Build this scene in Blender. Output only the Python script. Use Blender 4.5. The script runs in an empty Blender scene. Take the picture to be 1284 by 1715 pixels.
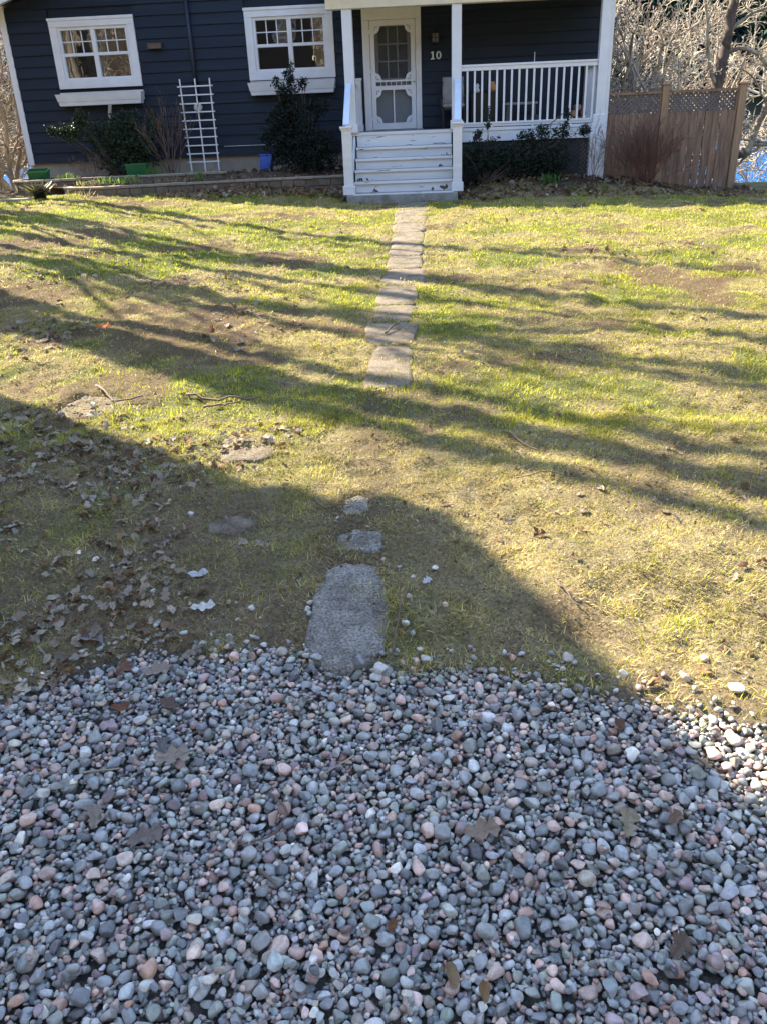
import bpy, bmesh, math, random
import numpy as np
from mathutils import Vector, Matrix

random.seed(7)
RNG = np.random.default_rng(7)
rad = math.radians
scene = bpy.context.scene
COL = scene.collection

# ------------------------------------------------------------------ camera
PITCH, YAW, ROLL = rad(25.8), rad(4.0), rad(2.4)
fw = Vector((-math.sin(YAW)*math.cos(PITCH), math.cos(YAW)*math.cos(PITCH), -math.sin(PITCH)))
r0 = Vector((math.cos(YAW), math.sin(YAW), 0)); u0 = r0.cross(fw)
rt = r0*math.cos(ROLL) - u0*math.sin(ROLL); up = u0*math.cos(ROLL) + r0*math.sin(ROLL)
cam_d = bpy.data.cameras.new('camera'); cam = bpy.data.objects.new('camera', cam_d); COL.objects.link(cam)
m = Matrix.Identity(4)
for i in range(3):
    m[i][0] = rt[i]; m[i][1] = up[i]; m[i][2] = -fw[i]
cam.matrix_world = m
cam_d.sensor_fit = 'HORIZONTAL'; cam_d.sensor_width = 36.0; cam_d.lens = 36.0*1360/1284
cam_d.clip_start = 0.05; cam_d.clip_end = 3000
scene.camera = cam
scene.render.resolution_x, scene.render.resolution_y = 766, 1024

# ------------------------------------------------------------------ light
SX, SY = -0.81, 0.586            # ground direction towards the sun (behind the house, to the left)
SUN_EL = rad(38)
sun_v = Vector((SX*math.cos(SUN_EL), SY*math.cos(SUN_EL), math.sin(SUN_EL))).normalized()
sd = bpy.data.lights.new('sun', 'SUN'); so = bpy.data.objects.new('sun', sd); COL.objects.link(so)
sd.energy = 5.0; sd.angle = rad(0.4); sd.color = (1.0, 0.91, 0.72)
so.rotation_euler = sun_v.to_track_quat('Z', 'Y').to_euler()
w = bpy.data.worlds.new('World'); scene.world = w; w.use_nodes = True
nt = w.node_tree; nt.nodes.clear()
wo = nt.nodes.new('ShaderNodeOutputWorld'); bg = nt.nodes.new('ShaderNodeBackground'); sk = nt.nodes.new('ShaderNodeTexSky')
sk.sky_type = 'NISHITA'; sk.sun_disc = False; sk.sun_elevation = SUN_EL
sk.sun_rotation = math.atan2(SX, SY)
sk.air_density = 1.0; sk.dust_density = 0.6; sk.ozone_density = 1.2
bg.inputs[1].default_value = 0.15
nt.links.new(sk.outputs[0], bg.inputs[0]); nt.links.new(bg.outputs[0], wo.inputs[0])
scene.view_settings.view_transform = 'Standard'; scene.view_settings.look = 'None'
scene.view_settings.exposure = 2.2; scene.view_settings.gamma = 1.0
scene.render.engine = 'CYCLES'

# ------------------------------------------------------------------ numpy noise
_perm = RNG.random((256, 256))
def vnoise(x, y):
    xi = np.floor(x).astype(int); yi = np.floor(y).astype(int); fx = x-xi; fy = y-yi
    fx = fx*fx*(3-2*fx); fy = fy*fy*(3-2*fy)
    a = _perm[xi & 255, yi & 255]; b = _perm[(xi+1) & 255, yi & 255]
    c = _perm[xi & 255, (yi+1) & 255]; d = _perm[(xi+1) & 255, (yi+1) & 255]
    return (a*(1-fx)+b*fx)*(1-fy) + (c*(1-fx)+d*fx)*fy
def fbm(x, y, s, o=4, g=0.5):
    x = np.asarray(x, float)/s; y = np.asarray(y, float)/s; t = 0; a = 1; n = 0
    for k in range(o):
        t = t + a*vnoise(x+17.3*k, y+9.1*k); n += a; a *= g; x = x*2.03; y = y*2.03
    return t/n
def sm(a, b, x):
    t = np.clip((np.asarray(x, float)-a)/(b-a), 0, 1); return t*t*(3-2*t)

def gz(x, y, micro=True):
    """terrain height"""
    x = np.asarray(x, float); y = np.asarray(y, float)
    z = -1.5 + 0.05*sm(2.0, 2.6, y) + 0.10*sm(4, 15, y)
    z = z + 0.27*sm(-0.8, -6.0, x)*sm(6, 14.5, y)
    z = z - 0.10*sm(1.5, 6, x)*sm(8, 14, y)
    z = z + 0.13*sm(15.0, 16.3, y)*sm(-5.2, -3.4, x)*sm(-1.4, -1.9, x)
    z = z + 0.24*sm(15.5, 16.6, y)*sm(0.2, 1.2, x)*sm(5.2, 3.2, x)
    z = z + 0.12*np.exp(-((x+4.6)**2/2.2+(y-8.6)**2/1.2)) + 0.06*np.exp(-((x+2.6)**2+(y-5.6)**2)/0.8)
    hard = sm(2.3, 2.9, y)*sm(18.5, 17.5, y)
    z = z + 0.05*(fbm(x, y, 1.7, 3)-0.5)*hard
    if micro:
        z = z + (0.090*(fbm(x+5, y, 0.26, 3)-0.5)+.035*(fbm(x+2, y+8, .07, 3)-.5))*sm(1.9, 2.2, y)*sm(18.5, 17.5, y)
    # bank down to the lake, lake bed, far shore
    z = z - 5.0*sm(18.2, 31, y)
    far = np.clip(y-112, 0, None)
    z = z + 5.2*sm(110, 122, y) + 0.42*far*sm(112, 150, y) + 6*(fbm(x, y, 60, 3)-0.5)*sm(112, 160, y)
    side = np.clip(np.abs(x)-70, 0, None)
    z = z + 0.3*side*sm(70, 130, np.abs(x)) + 0.28*np.clip(-y-40, 0, None)*sm(-40, -90, y)
    return z
def gz1(x, y): return float(gz(np.array([x]), np.array([y]))[0])

# ------------------------------------------------------------------ object helpers
def tag(o, label=None, cat=None, group=None, kind=None):
    if label: o['label'] = label
    if cat: o['category'] = cat
    if group: o['group'] = group
    if kind: o['kind'] = kind
    return o
def empty(name, loc, rz=0.0, label=None, cat=None, group=None):
    o = bpy.data.objects.new(name, None); COL.objects.link(o); o.empty_display_size = .2
    o.location = loc; o.rotation_euler = (0, 0, rz)
    return tag(o, label, cat, group)
def link(name, me, mat, parent=None):
    o = bpy.data.objects.new(name, me); COL.objects.link(o)
    if mat is not None and len(me.materials) == 0: me.materials.append(mat)
    if parent is not None:
        o.parent = parent
        root = parent
        M_ = Matrix.Identity(4)
        while root is not None:
            M_ = Matrix.LocRotScale(root.location, root.rotation_euler, root.scale) @ M_
            if root.parent is not None: M_ = root.matrix_parent_inverse @ M_
            root = root.parent
        o.matrix_parent_inverse = M_.inverted()      # geometry is written in world space
    return o
def np_mesh(name, V, F, smooth=False, col=None):
    V = np.ascontiguousarray(V, np.float32); me = bpy.data.meshes.new(name)
    me.vertices.add(len(V)); me.vertices.foreach_set('co', V.ravel())
    fs = F if isinstance(F, list) else [F]
    fs = [np.ascontiguousarray(f, np.int32) for f in fs if len(f)]
    idx = np.concatenate([f.ravel() for f in fs]); tot = np.concatenate([np.full(len(f), f.shape[1], np.int32) for f in fs])
    st = np.concatenate([[0], np.cumsum(tot)[:-1]]).astype(np.int32)
    me.loops.add(len(idx)); me.loops.foreach_set('vertex_index', idx)
    me.polygons.add(len(tot)); me.polygons.foreach_set('loop_start', st); me.polygons.foreach_set('loop_total', tot)
    me.polygons.foreach_set('use_smooth', np.full(len(tot), bool(smooth)))
    if col is not None:
        a = me.color_attributes.new('tint', 'FLOAT_COLOR', 'POINT')
        c = np.ones((len(V), 4), np.float32); c[:, :3] = col; a.data.foreach_set('color', c.ravel())
    me.update(calc_edges=True); me.validate()
    return me

class MB:
    """collects simple solids, builds one mesh"""
    def __init__(s): s.v = []; s.f = []; s.sm = []
    def add(s, vs, fs, smooth=False):
        n = len(s.v); s.v += [tuple(v) for v in vs]; s.f += [tuple(i+n for i in f) for f in fs]; s.sm += [smooth]*len(fs); return s
    def box(s, x0, x1, y0, y1, z0, z1):
        return s.add([(x0,y0,z0),(x1,y0,z0),(x1,y1,z0),(x0,y1,z0),(x0,y0,z1),(x1,y0,z1),(x1,y1,z1),(x0,y1,z1)],
                     [(0,3,2,1),(4,5,6,7),(0,1,5,4),(1,2,6,5),(2,3,7,6),(3,0,4,7)])
    def hexa(s, p):      # 8 points, order as box
        return s.add(p, [(0,3,2,1),(4,5,6,7),(0,1,5,4),(1,2,6,5),(2,3,7,6),(3,0,4,7)])
    def bar(s, a, b, w, h, upv=(0,0,1)):
        a = Vector(a); b = Vector(b); d = (b-a).normalized(); u_ = Vector(upv); sd_ = d.cross(u_)
        if sd_.length < 1e-4: sd_ = d.cross(Vector((0,1,0)))
        sd_.normalize(); u_ = sd_.cross(d).normalized(); p = []
        for q in (a, b):
            for (i, j) in ((-1,-1),(1,-1),(1,1),(-1,1)): p.append(q+sd_*(i*w/2)+u_*(j*h/2))
        return s.add(p, [(3,2,1,0),(4,5,6,7),(0,1,5,4),(1,2,6,5),(2,3,7,6),(3,0,4,7)])
    def tube(s, pts, rs, k=6, cap=True, smooth=True):
        v, f = tube_np(np.array(pts, float), np.array(rs if hasattr(rs, '__len__') else [rs]*len(pts), float), k)
        s.add(v.tolist(), f.tolist(), smooth)
        if cap:
            n = len(s.v)-len(v)
            s.f.append(tuple(n+i for i in reversed(range(k)))); s.sm.append(False)
            s.f.append(tuple(n+len(v)-k+i for i in range(k))); s.sm.append(False)
        return s
    def prism(s, poly, y0, y1):    # poly of (x,z), extruded in y
        n = len(poly)
        v = [(x, y0, z) for x, z in poly]+[(x, y1, z) for x, z in poly]
        f = [tuple(range(n)), tuple(reversed(range(n, 2*n)))]+[(i, i+n, (i+1) % n+n, (i+1) % n) for i in range(n)]
        return s.add(v, f)
    def lathe(s, c, prof, k=20, smooth=True):
        v = []; f = []
        for r, z in prof:
            for i in range(k): a = 2*math.pi*i/k; v.append((c[0]+r*math.cos(a), c[1]+r*math.sin(a), c[2]+z))
        for j in range(len(prof)-1):
            for i in range(k): f.append((j*k+i, j*k+(i+1) % k, (j+1)*k+(i+1) % k, (j+1)*k+i))
        return s.add(v, f, smooth)
    def build(s, name, mat, parent=None, bevel=0.0):
        me = bpy.data.meshes.new(name); me.from_pydata(s.v, [], s.f)
        me.polygons.foreach_set('use_smooth', s.sm)
        if bevel:
            bm = bmesh.new(); bm.from_mesh(me)
            bmesh.ops.bevel(bm, geom=[e for e in bm.edges if e.calc_length() > bevel*3], offset=bevel, segments=1, affect='EDGES', profile=.6)
            bm.to_mesh(me); bm.free()
        me.update()
        return link(name, me, mat, parent)

def tube_np(P, R, k):
    n = len(P); T = np.gradient(P, axis=0); T /= np.linalg.norm(T, axis=1)[:, None]+1e-12
    a = np.array([0, 0, 1.]) if abs(T[0, 2]) < .9 else np.array([1., 0, 0])
    A = np.cross(T, a); A /= np.linalg.norm(A, axis=1)[:, None]+1e-12; B = np.cross(T, A)
    th = np.arange(k)*2*np.pi/k
    V = P[:, None]+R[:, None, None]*(np.cos(th)[None, :, None]*A[:, None]+np.sin(th)[None, :, None]*B[:, None])
    i = np.arange(n-1)[:, None]*k; j = np.arange(k)[None]; jn = (j+1) % k
    F = np.stack([i+j, i+jn, i+k+jn, i+k+j], -1).reshape(-1, 4)
    return V.reshape(-1, 3), F

def copy_tree(o, parent=None):
    c = o.copy(); COL.objects.link(c); c.parent = parent
    for ch in list(o.children): copy_tree(ch, c)
    return c

# ------------------------------------------------------------------ materials
def mat(name, color, rough=.7, var=.12, scale=6.0, bump=0.0, bscale=60.0, spec=.4, metal=0.0, col2=None, c2scale=3.0, c2lo=.5, c2hi=.7, stretch=(1,1,1)):
    """principled surface with broken-up colour, optional second patchy colour, fine bump"""
    m_ = bpy.data.materials.new(name); m_.use_nodes = True; t = m_.node_tree; b = t.nodes['Principled BSDF']
    N = t.nodes.new; L = t.links.new
    tc = N('ShaderNodeNewGeometry'); mp = N('ShaderNodeMapping'); L(tc.outputs['Position'], mp.inputs[0]); mp.inputs['Scale'].default_value = stretch
    n1 = N('ShaderNodeTexNoise'); n1.inputs['Scale'].default_value = scale; n1.inputs['Detail'].default_value = 6; L(mp.outputs[0], n1.inputs[0])
    hs = N('ShaderNodeHueSaturation'); mr = N('ShaderNodeMapRange'); mr.inputs[1].default_value = .3; mr.inputs[2].default_value = .7
    mr.inputs[3].default_value = 1-var; mr.inputs[4].default_value = 1+var; L(n1.outputs[0], mr.inputs[0]); L(mr.outputs[0], hs.inputs['Value'])
    if col2 is None: hs.inputs['Color'].default_value = (*color, 1)
    else:
        n2 = N('ShaderNodeTexNoise'); n2.inputs['Scale'].default_value = c2scale; n2.inputs['Detail'].default_value = 8; n2.inputs['Roughness'].default_value = .65; L(mp.outputs[0], n2.inputs[0])
        r2 = N('ShaderNodeMapRange'); r2.inputs[1].default_value = c2lo; r2.inputs[2].default_value = c2hi; L(n2.outputs[0], r2.inputs[0])
        mx = N('ShaderNodeMix'); mx.data_type = 'RGBA'; mx.inputs[6].default_value = (*color, 1); mx.inputs[7].default_value = (*col2, 1)
        L(r2.outputs[0], mx.inputs[0]); L(mx.outputs[2], hs.inputs['Color'])
    L(hs.outputs[0], b.inputs['Base Color'])
    b.inputs['Roughness'].default_value = rough; b.inputs['Specular IOR Level'].default_value = spec; b.inputs['Metallic'].default_value = metal
    if bump:
        n3 = N('ShaderNodeTexNoise'); n3.inputs['Scale'].default_value = bscale; n3.inputs['Detail'].default_value = 5; L(mp.outputs[0], n3.inputs[0])
        bp = N('ShaderNodeBump'); bp.inputs['Strength'].default_value = bump; bp.inputs['Distance'].default_value = .01; L(n3.outputs[0], bp.inputs['Height']); L(bp.outputs[0], b.inputs['Normal'])
    return m_

def leafmat(name, trans=.45, rough=.6, gain=1.0, spec=.25, const=None):
    """two sided thin leaf: vertex tint, diffuse + translucent + weak gloss"""
    m_ = bpy.data.materials.new(name); m_.use_nodes = True; t = m_.node_tree; t.nodes.clear(); N = t.nodes.new; L = t.links.new
    o = N('ShaderNodeOutputMaterial'); p = N('ShaderNodeBsdfPrincipled'); tr = N('ShaderNodeBsdfTranslucent'); mx = N('ShaderNodeMixShader')
    if const is None:
        a = N('ShaderNodeAttribute'); a.attribute_name = 'tint'; src = a.outputs['Color']
    else:
        g = N('ShaderNodeNewGeometry'); n = N('ShaderNodeTexNoise'); n.inputs['Scale'].default_value = 9; L(g.outputs['Position'], n.inputs[0])
        h = N('ShaderNodeHueSaturation'); r = N('ShaderNodeMapRange'); r.inputs[1].default_value = .3; r.inputs[2].default_value = .7; r.inputs[3].default_value = .6; r.inputs[4].default_value = 1.4
        L(n.outputs[0], r.inputs[0]); L(r.outputs[0], h.inputs['Value']); h.inputs['Color'].default_value = (*const, 1); src = h.outputs[0]
    g_ = N('ShaderNodeHueSaturation'); g_.inputs['Value'].default_value = gain; L(src, g_.inputs['Color'])
    L(g_.outputs[0], p.inputs['Base Color']); L(g_.outputs[0], tr.inputs['Color'])
    p.inputs['Roughness'].default_value = rough; p.inputs['Specular IOR Level'].default_value = spec
    mx.inputs[0].default_value = trans; L(p.outputs[0], mx.inputs[1]); L(tr.outputs[0], mx.inputs[2]); L(mx.outputs[0], o.inputs[0])
    return m_

M = {}
M['siding'] = mat('navy_siding', (.0060, .0140, .029), .5, .2, 2.5, .25, 120, .3, col2=(.014, .021, .038), c2scale=1.2, stretch=(.25, 1, 6))
M['navy'] = mat('navy_metal', (.022, .030, .050), .45, .08)
M['white'] = mat('white_paint', (.72, .72, .74), .45, .05, 5, .08, 90)
M['whitewood'] = mat('worn_white_paint', (.70, .70, .71), .6, .07, 7, .15, 70, col2=(.42, .40, .37), c2scale=9, c2lo=.62, c2hi=.72, stretch=(.25, 1, 1.6))
M['cream'] = mat('cream_trim', (.74, .66, .50), .5, .05)
M['rail'] = mat('rail_cap_paint', (.62, .68, .78), .35, .06)
M['peel'] = mat('peeled_step_paint', (.72, .72, .72), .6, .06, 6, .15, 80, col2=(.14, .11, .09), c2scale=11, c2lo=.63, c2hi=.65, stretch=(.22, 1, 2.2))
M['tread'] = mat('grey_tread', (.30, .29, .27), .7, .15, 8, .2, 60, col2=(.17, .16, .14), c2scale=5, c2lo=.45, c2hi=.65)
M['concrete'] = mat('foundation_concrete', (.36, .31, .25), .85, .12, 3, .3, 70, col2=(.24, .20, .16), c2scale=2, c2lo=.45, c2hi=.7)
M['slab'] = mat('path_slab', (.37, .335, .285), .9, .6, 120, 2.2, 130, .2, col2=(.19, .165, .13), c2scale=9, c2lo=.42, c2hi=.66)
M['slabworn'] = mat('worn_stone_patch', (.215, .175, .125), .95, .35, 90, 1.2, 150, .15, col2=(.13, .10, .068), c2scale=9, c2lo=.42, c2hi=.62)
M['slabwarm'] = mat('earthy_slab', (.215, .175, .13), .95, .35, 90, 1.2, 150, .15, col2=(.13, .10, .065), c2scale=7, c2lo=.45, c2hi=.62)
M['roof'] = mat('roof_shingle', (.07, .07, .075), .9, .2, 12, .4, 40)
M['fence'] = mat('fence_wood', (.29, .18, .115), .8, .22, 5, .35, 50, .2, col2=(.16, .105, .075), c2scale=2.3, c2lo=.4, c2hi=.65, stretch=(6, 6, .7))
M['fencepost'] = mat('fence_post_wood', (.33, .21, .125), .8, .18, 5, .3, 50, .2, stretch=(5, 5, .6))
M['lattice'] = mat('grey_lattice_wood', (.15, .12, .105), .85, .2, 9, .2, 60)
M['darklat'] = mat('dark_lattice', (.05, .05, .05), .85, .2, 9)
M['block'] = mat('retaining_block', (.20, .155, .11), .9, .22, 7, .6, 50, .2, col2=(.15, .12, .09), c2scale=5, c2lo=.45, c2hi=.65)
M['blockcap'] = mat('retaining_cap', (.30, .25, .185), .9, .18, 9, .5, 60, .2, col2=(.28, .24, .18), c2scale=6)
M['timber'] = mat('edging_timber', (.30, .25, .20), .85, .2, 5, .4, 50, stretch=(.5, 3, 3))
M['greenplastic'] = mat('green_plastic', (.008, .13, .045), .35, .12, 5, spec=.5)
M['blueplastic'] = mat('blue_plastic', (.012, .06, .33), .35, .12, 5, spec=.5)
M['blackplastic'] = mat('black_plastic', (.02, .02, .022), .45, .1)
M['black'] = mat('black_metal', (.012, .012, .014), .4, .1)
M['grey'] = mat('grey_cushion', (.30, .28, .27), .9, .1, 8)
M['soil'] = mat('garden_soil', (.085, .058, .040), .95, .3, 10, 1.0, 30, .1, col2=(.16, .115, .08), c2scale=12, c2lo=.5, c2hi=.7)
M['bark'] = mat('tree_bark', (.20, .165, .125), .9, .3, 7, .8, 35, .15, stretch=(2.5, 2.5, .7))
M['barkdark'] = mat('dark_bark', (.11, .085, .07), .9, .3, 7, .8, 35, .15, stretch=(2.5, 2.5, .7))
M['twig'] = mat('pale_twig_bark', (.50, .43, .32), .85, .3, 1.5, .3, 40, .15, col2=(.30, .23, .18), c2scale=.6, c2lo=.42, c2hi=.62)
M['limb'] = mat('grey_limb_bark', (.40, .34, .24), .85, .35, 6, .6, 40, .15, col2=(.16, .12, .09), c2scale=2.5, c2lo=.4, c2hi=.6)
M['redtwig'] = mat('red_twig_bark', (.15, .068, .05), .7, .35, 7)
M['browntwig'] = mat('brown_twig_bark', (.15, .10, .075), .8, .3, 7)
M['stake'] = mat('stake_wood', (.34, .25, .17), .8, .2, 8, .2, 60, stretch=(3, 3, .7))
M['brick'] = mat('vent_brown', (.13, .09, .07), .8, .2)
M['curtain'] = mat('curtain_cloth', (.34, .33, .33), .9, .1)
M['room'] = mat('room_wall', (.025, .022, .02), .9, .1)
M['meterglass'] = mat('meter_white', (.62, .62, .62), .3, .1)
M['frost'] = mat('frosted_lantern_glass', (.15, .15, .15), .4, .1)
M['orange'] = mat('terracotta', (.5, .23, .10), .7, .15)
M['log'] = mat('firewood', (.36, .22, .13), .85, .3, 14, .4, 50)
M['leaf'] = leafmat('dry_leaf', .25, .85, spec=.12)
M['grass'] = leafmat('grass_blade', .5, .55)
M['holly'] = leafmat('evergreen_leaf', .12, .45, spec=.28)
M['sprout'] = leafmat('sprout_leaf', .4, .45)
M['needle'] = leafmat('conifer_foliage', .1, .8)

def glass(add=.13):
    m_ = bpy.data.materials.new('window_glass'); m_.use_nodes = True; t = m_.node_tree; t.nodes.clear(); N = t.nodes.new; L = t.links.new
    o = N('ShaderNodeOutputMaterial'); g = N('ShaderNodeBsdfGlossy'); tr = N('ShaderNodeBsdfTransparent'); mx = N('ShaderNodeMixShader')
    g.inputs['Roughness'].default_value = .01; g.inputs['Color'].default_value = (.9, .92, .95, 1); tr.inputs['Color'].default_value = (.55, .58, .58, 1)
    geo = N('ShaderNodeNewGeometry'); n = N('ShaderNodeTexNoise'); n.inputs['Scale'].default_value = 2.2; n.inputs['Detail'].default_value = 2; L(geo.outputs['Position'], n.inputs[0])
    bp = N('ShaderNodeBump'); bp.inputs['Strength'].default_value = .12; bp.inputs['Distance'].default_value = .03; L(n.outputs[0], bp.inputs['Height']); L(bp.outputs[0], g.inputs['Normal'])
    fr = N('ShaderNodeFresnel'); fr.inputs[0].default_value = 1.6; ad = N('ShaderNodeMath'); ad.operation = 'ADD'; ad.inputs[1].default_value = add; L(fr.outputs[0], ad.inputs[0])
    L(ad.outputs[0], mx.inputs[0]); L(tr.outputs[0], mx.inputs[1]); L(g.outputs[0], mx.inputs[2]); L(mx.outputs[0], o.inputs[0])
    return m_
M['glass'] = glass(); M['doorglass'] = glass(-.03)
def screen():
    m_ = bpy.data.materials.new('insect_screen'); m_.use_nodes = True; t = m_.node_tree; t.nodes.clear(); N = t.nodes.new; L = t.links.new
    o = N('ShaderNodeOutputMaterial'); g = N('ShaderNodeBsdfDiffuse'); tr = N('ShaderNodeBsdfTransparent'); mx = N('ShaderNodeMixShader')
    g.inputs[0].default_value = (.10, .11, .12, 1); mx.inputs[0].default_value = .55
    L(tr.outputs[0], mx.inputs[1]); L(g.outputs[0], mx.inputs[2]); L(mx.outputs[0], o.inputs[0]); return m_
M['screen'] = screen()
def water():
    m_ = bpy.data.materials.new('lake_water'); m_.use_nodes = True; t = m_.node_tree; b = t.nodes['Principled BSDF']; N = t.nodes.new; L = t.links.new
    b.inputs['Base Color'].default_value = (.03, .13, .36, 1); b.inputs['Roughness'].default_value = .12; b.inputs['IOR'].default_value = 1.33
    g = N('ShaderNodeNewGeometry'); mp = N('ShaderNodeMapping'); mp.inputs['Scale'].default_value = (1, .55, 1); L(g.outputs['Position'], mp.inputs[0])
    n = N('ShaderNodeTexNoise'); n.inputs['Scale'].default_value = 1.6; n.inputs['Detail'].default_value = 5; n.inputs['Distortion'].default_value = .6; L(mp.outputs[0], n.inputs[0])
    bp = N('ShaderNodeBump'); bp.inputs['Strength'].default_value = 1; bp.inputs['Distance'].default_value = .55; L(n.outputs[0], bp.inputs['Height']); L(bp.outputs[0], b.inputs['Normal'])
    return m_
M['water'] = water()
def pebmat():
    m_ = bpy.data.materials.new('river_pebble'); m_.use_nodes = True; t = m_.node_tree; b = t.nodes['Principled BSDF']; N = t.nodes.new; L = t.links.new
    a = N('ShaderNodeAttribute'); a.attribute_name = 'tint'; g = N('ShaderNodeNewGeometry')
    n = N('ShaderNodeTexNoise'); n.inputs['Scale'].default_value = 170; n.inputs['Detail'].default_value = 6; n.inputs['Roughness'].default_value = .7; L(g.outputs['Position'], n.inputs[0])
    n2 = N('ShaderNodeTexNoise'); n2.inputs['Scale'].default_value = 45; n2.inputs['Detail'].default_value = 3; L(g.outputs['Position'], n2.inputs[0])
    ad = N('ShaderNodeMath'); ad.operation = 'ADD'; L(n.outputs[0], ad.inputs[0]); L(n2.outputs[0], ad.inputs[1])
    r = N('ShaderNodeMapRange'); r.inputs[1].default_value = .65; r.inputs[2].default_value = 1.35; r.inputs[3].default_value = .62; r.inputs[4].default_value = 1.38; L(ad.outputs[0], r.inputs[0])
    h = N('ShaderNodeHueSaturation'); L(a.outputs['Color'], h.inputs['Color']); L(r.outputs[0], h.inputs['Value']); L(h.outputs[0], b.inputs['Base Color'])
    b.inputs['Roughness'].default_value = .42; b.inputs['Specular IOR Level'].default_value = .5
    bp = N('ShaderNodeBump'); bp.inputs['Strength'].default_value = .35; bp.inputs['Distance'].default_value = .002; L(n.outputs[0], bp.inputs['Height']); L(bp.outputs[0], b.inputs['Normal'])
    return m_
M['pebble'] = pebmat()
def groundmat():
    """soil, thatch, moss and leaf-brown patches"""
    m_ = bpy.data.materials.new('lawn_ground'); m_.use_nodes = True; t = m_.node_tree; b = t.nodes['Principled BSDF']; N = t.nodes.new; L = t.links.new
    a = N('ShaderNodeAttribute'); a.attribute_name = 'tint'; g = N('ShaderNodeNewGeometry')
    n = N('ShaderNodeTexNoise'); n.inputs['Scale'].default_value = 75; n.inputs['Detail'].default_value = 8; n.inputs['Roughness'].default_value = .7; L(g.outputs['Position'], n.inputs[0])
    r = N('ShaderNodeMapRange'); r.inputs[1].default_value = .3; r.inputs[2].default_value = .7; r.inputs[3].default_value = .3; r.inputs[4].default_value = 1.6; L(n.outputs[0], r.inputs[0])
    h = N('ShaderNodeHueSaturation'); L(a.outputs['Color'], h.inputs['Color']); L(r.outputs[0], h.inputs['Value']); L(h.outputs[0], b.inputs['Base Color'])
    b.inputs['Roughness'].default_value = .95; b.inputs['Specular IOR Level'].default_value = .1
    bp = N('ShaderNodeBump'); bp.inputs['Strength'].default_value = 1.0; bp.inputs['Distance'].default_value = .035; L(n.outputs[0], bp.inputs['Height']); L(bp.outputs[0], b.inputs['Normal'])
    return m_
M['ground'] = groundmat()

# ------------------------------------------------------------------ path slabs (outline data, world x/y)
SLABS = [  # near y, far y, x-left near/far, x-right near/far, roundness
    (2.0, 2.56, -.425, -.425, -.135, -.165, .57),
    (2.63, 2.80, -.385, -.36, -.19, -.20, .45),
    (2.92, 3.12, -.385, -.37, -.27, -.27, .5),
    (4.70, 5.66, -.44, -.42, -.13, -.13, .25),
    (5.70, 6.34, -.46, -.54, -.16, -.09, .2),
    (6.38, 7.00, -.47, -.48, -.16, -.13, .1),
    (7.03, 7.80, -.50, -.49, -.14, -.12, .08),
    (7.83, 8.66, -.52, -.46, -.06, -.06, .1),
    (8.69, 9.57, -.49, -.47, -.09, -.10, .08),
    (9.60, 10.50, -.51, -.49, -.10, -.09, .1),
    (10.53, 11.38, -.52, -.52, -.10, -.09, .08),
    (11.41, 12.28, -.53, -.54, -.10, -.08, .08),
    (12.31, 13.18, -.56, -.56, -.07, -.06, .06),
    (13.21, 14.08, -.58, -.58, -.06, -.06, .06),
    (14.11, 14.87, -.59, -.60, -.06, -.06, .05),
    (14.90, 15.42, -.60, -.60, -.05, -.05, .05),
    (3.62, 4.02, -1.09, -1.10, -.76, -.80, .5),
    (4.25, 4.62, -2.20, -2.16, -1.84, -1.80, .5),
    (2.82, 2.98, -.93, -.90, -.70, -.74, .6),
]
def slab_outline(s, n=28, seed=0):
    y0, y1, a0, a1, b0, b1, rd = s; rg = random.Random(seed); pts = []
    e = 2+6*(1-min(1, rd*1.6))
    for i in range(n):
        th = 2*math.pi*i/n; c, s_ = math.cos(th), math.sin(th)
        u_ = math.copysign(abs(c)**(2/e), c); v_ = math.copysign(abs(s_)**(2/e), s_)
        v = (v_+1)/2; xl = a0+(a1-a0)*v; xr = b0+(b1-b0)*v; y = y0+(y1-y0)*v
        x = (xl+xr)/2+(xr-xl)/2*u_
        pts.append((x+rg.uniform(-.012, .012), y+rg.uniform(-.016, .016)))
    return pts
SLAB_PTS = [slab_outline(s, seed=i) for i, s in enumerate(SLABS)]
def slab_mask(x, y, grow=0.0, path_only=False):
    inside = np.zeros(len(x), bool)
    for (y0, y1, a0, a1, b0, b1, rd) in (SLABS if not path_only else SLABS[:16]):
        v = np.clip((y-y0)/(y1-y0), 0, 1); xl = a0+(a1-a0)*v; xr = b0+(b1-b0)*v
        uu = (x-(xl+xr)/2)/((xr-xl)/2+grow); vv = (y-(y0+y1)/2)/((y1-y0)/2+grow); e = 2+6*(1-min(1, rd*1.6))
        inside |= (np.abs(uu)**e+np.abs(vv)**e) < 1
    return inside

def gravel_edge(x):     # far edge of the gravel
    x = np.asarray(x, float)
    e = np.interp(x, [-3, -1.6, -1.29, -1.05, -.92, -.6, -.16, .1, .3, .5, .9, 1.4, 3], [1.62, 1.75, 1.88, 2.05, 2.13, 2.12, 2.02, 2.05, 2.00, 1.89, 1.76, 1.69, 1.62])
    return e+.05*(fbm(x, x*0+3, .25, 3)-.5)*2

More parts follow.
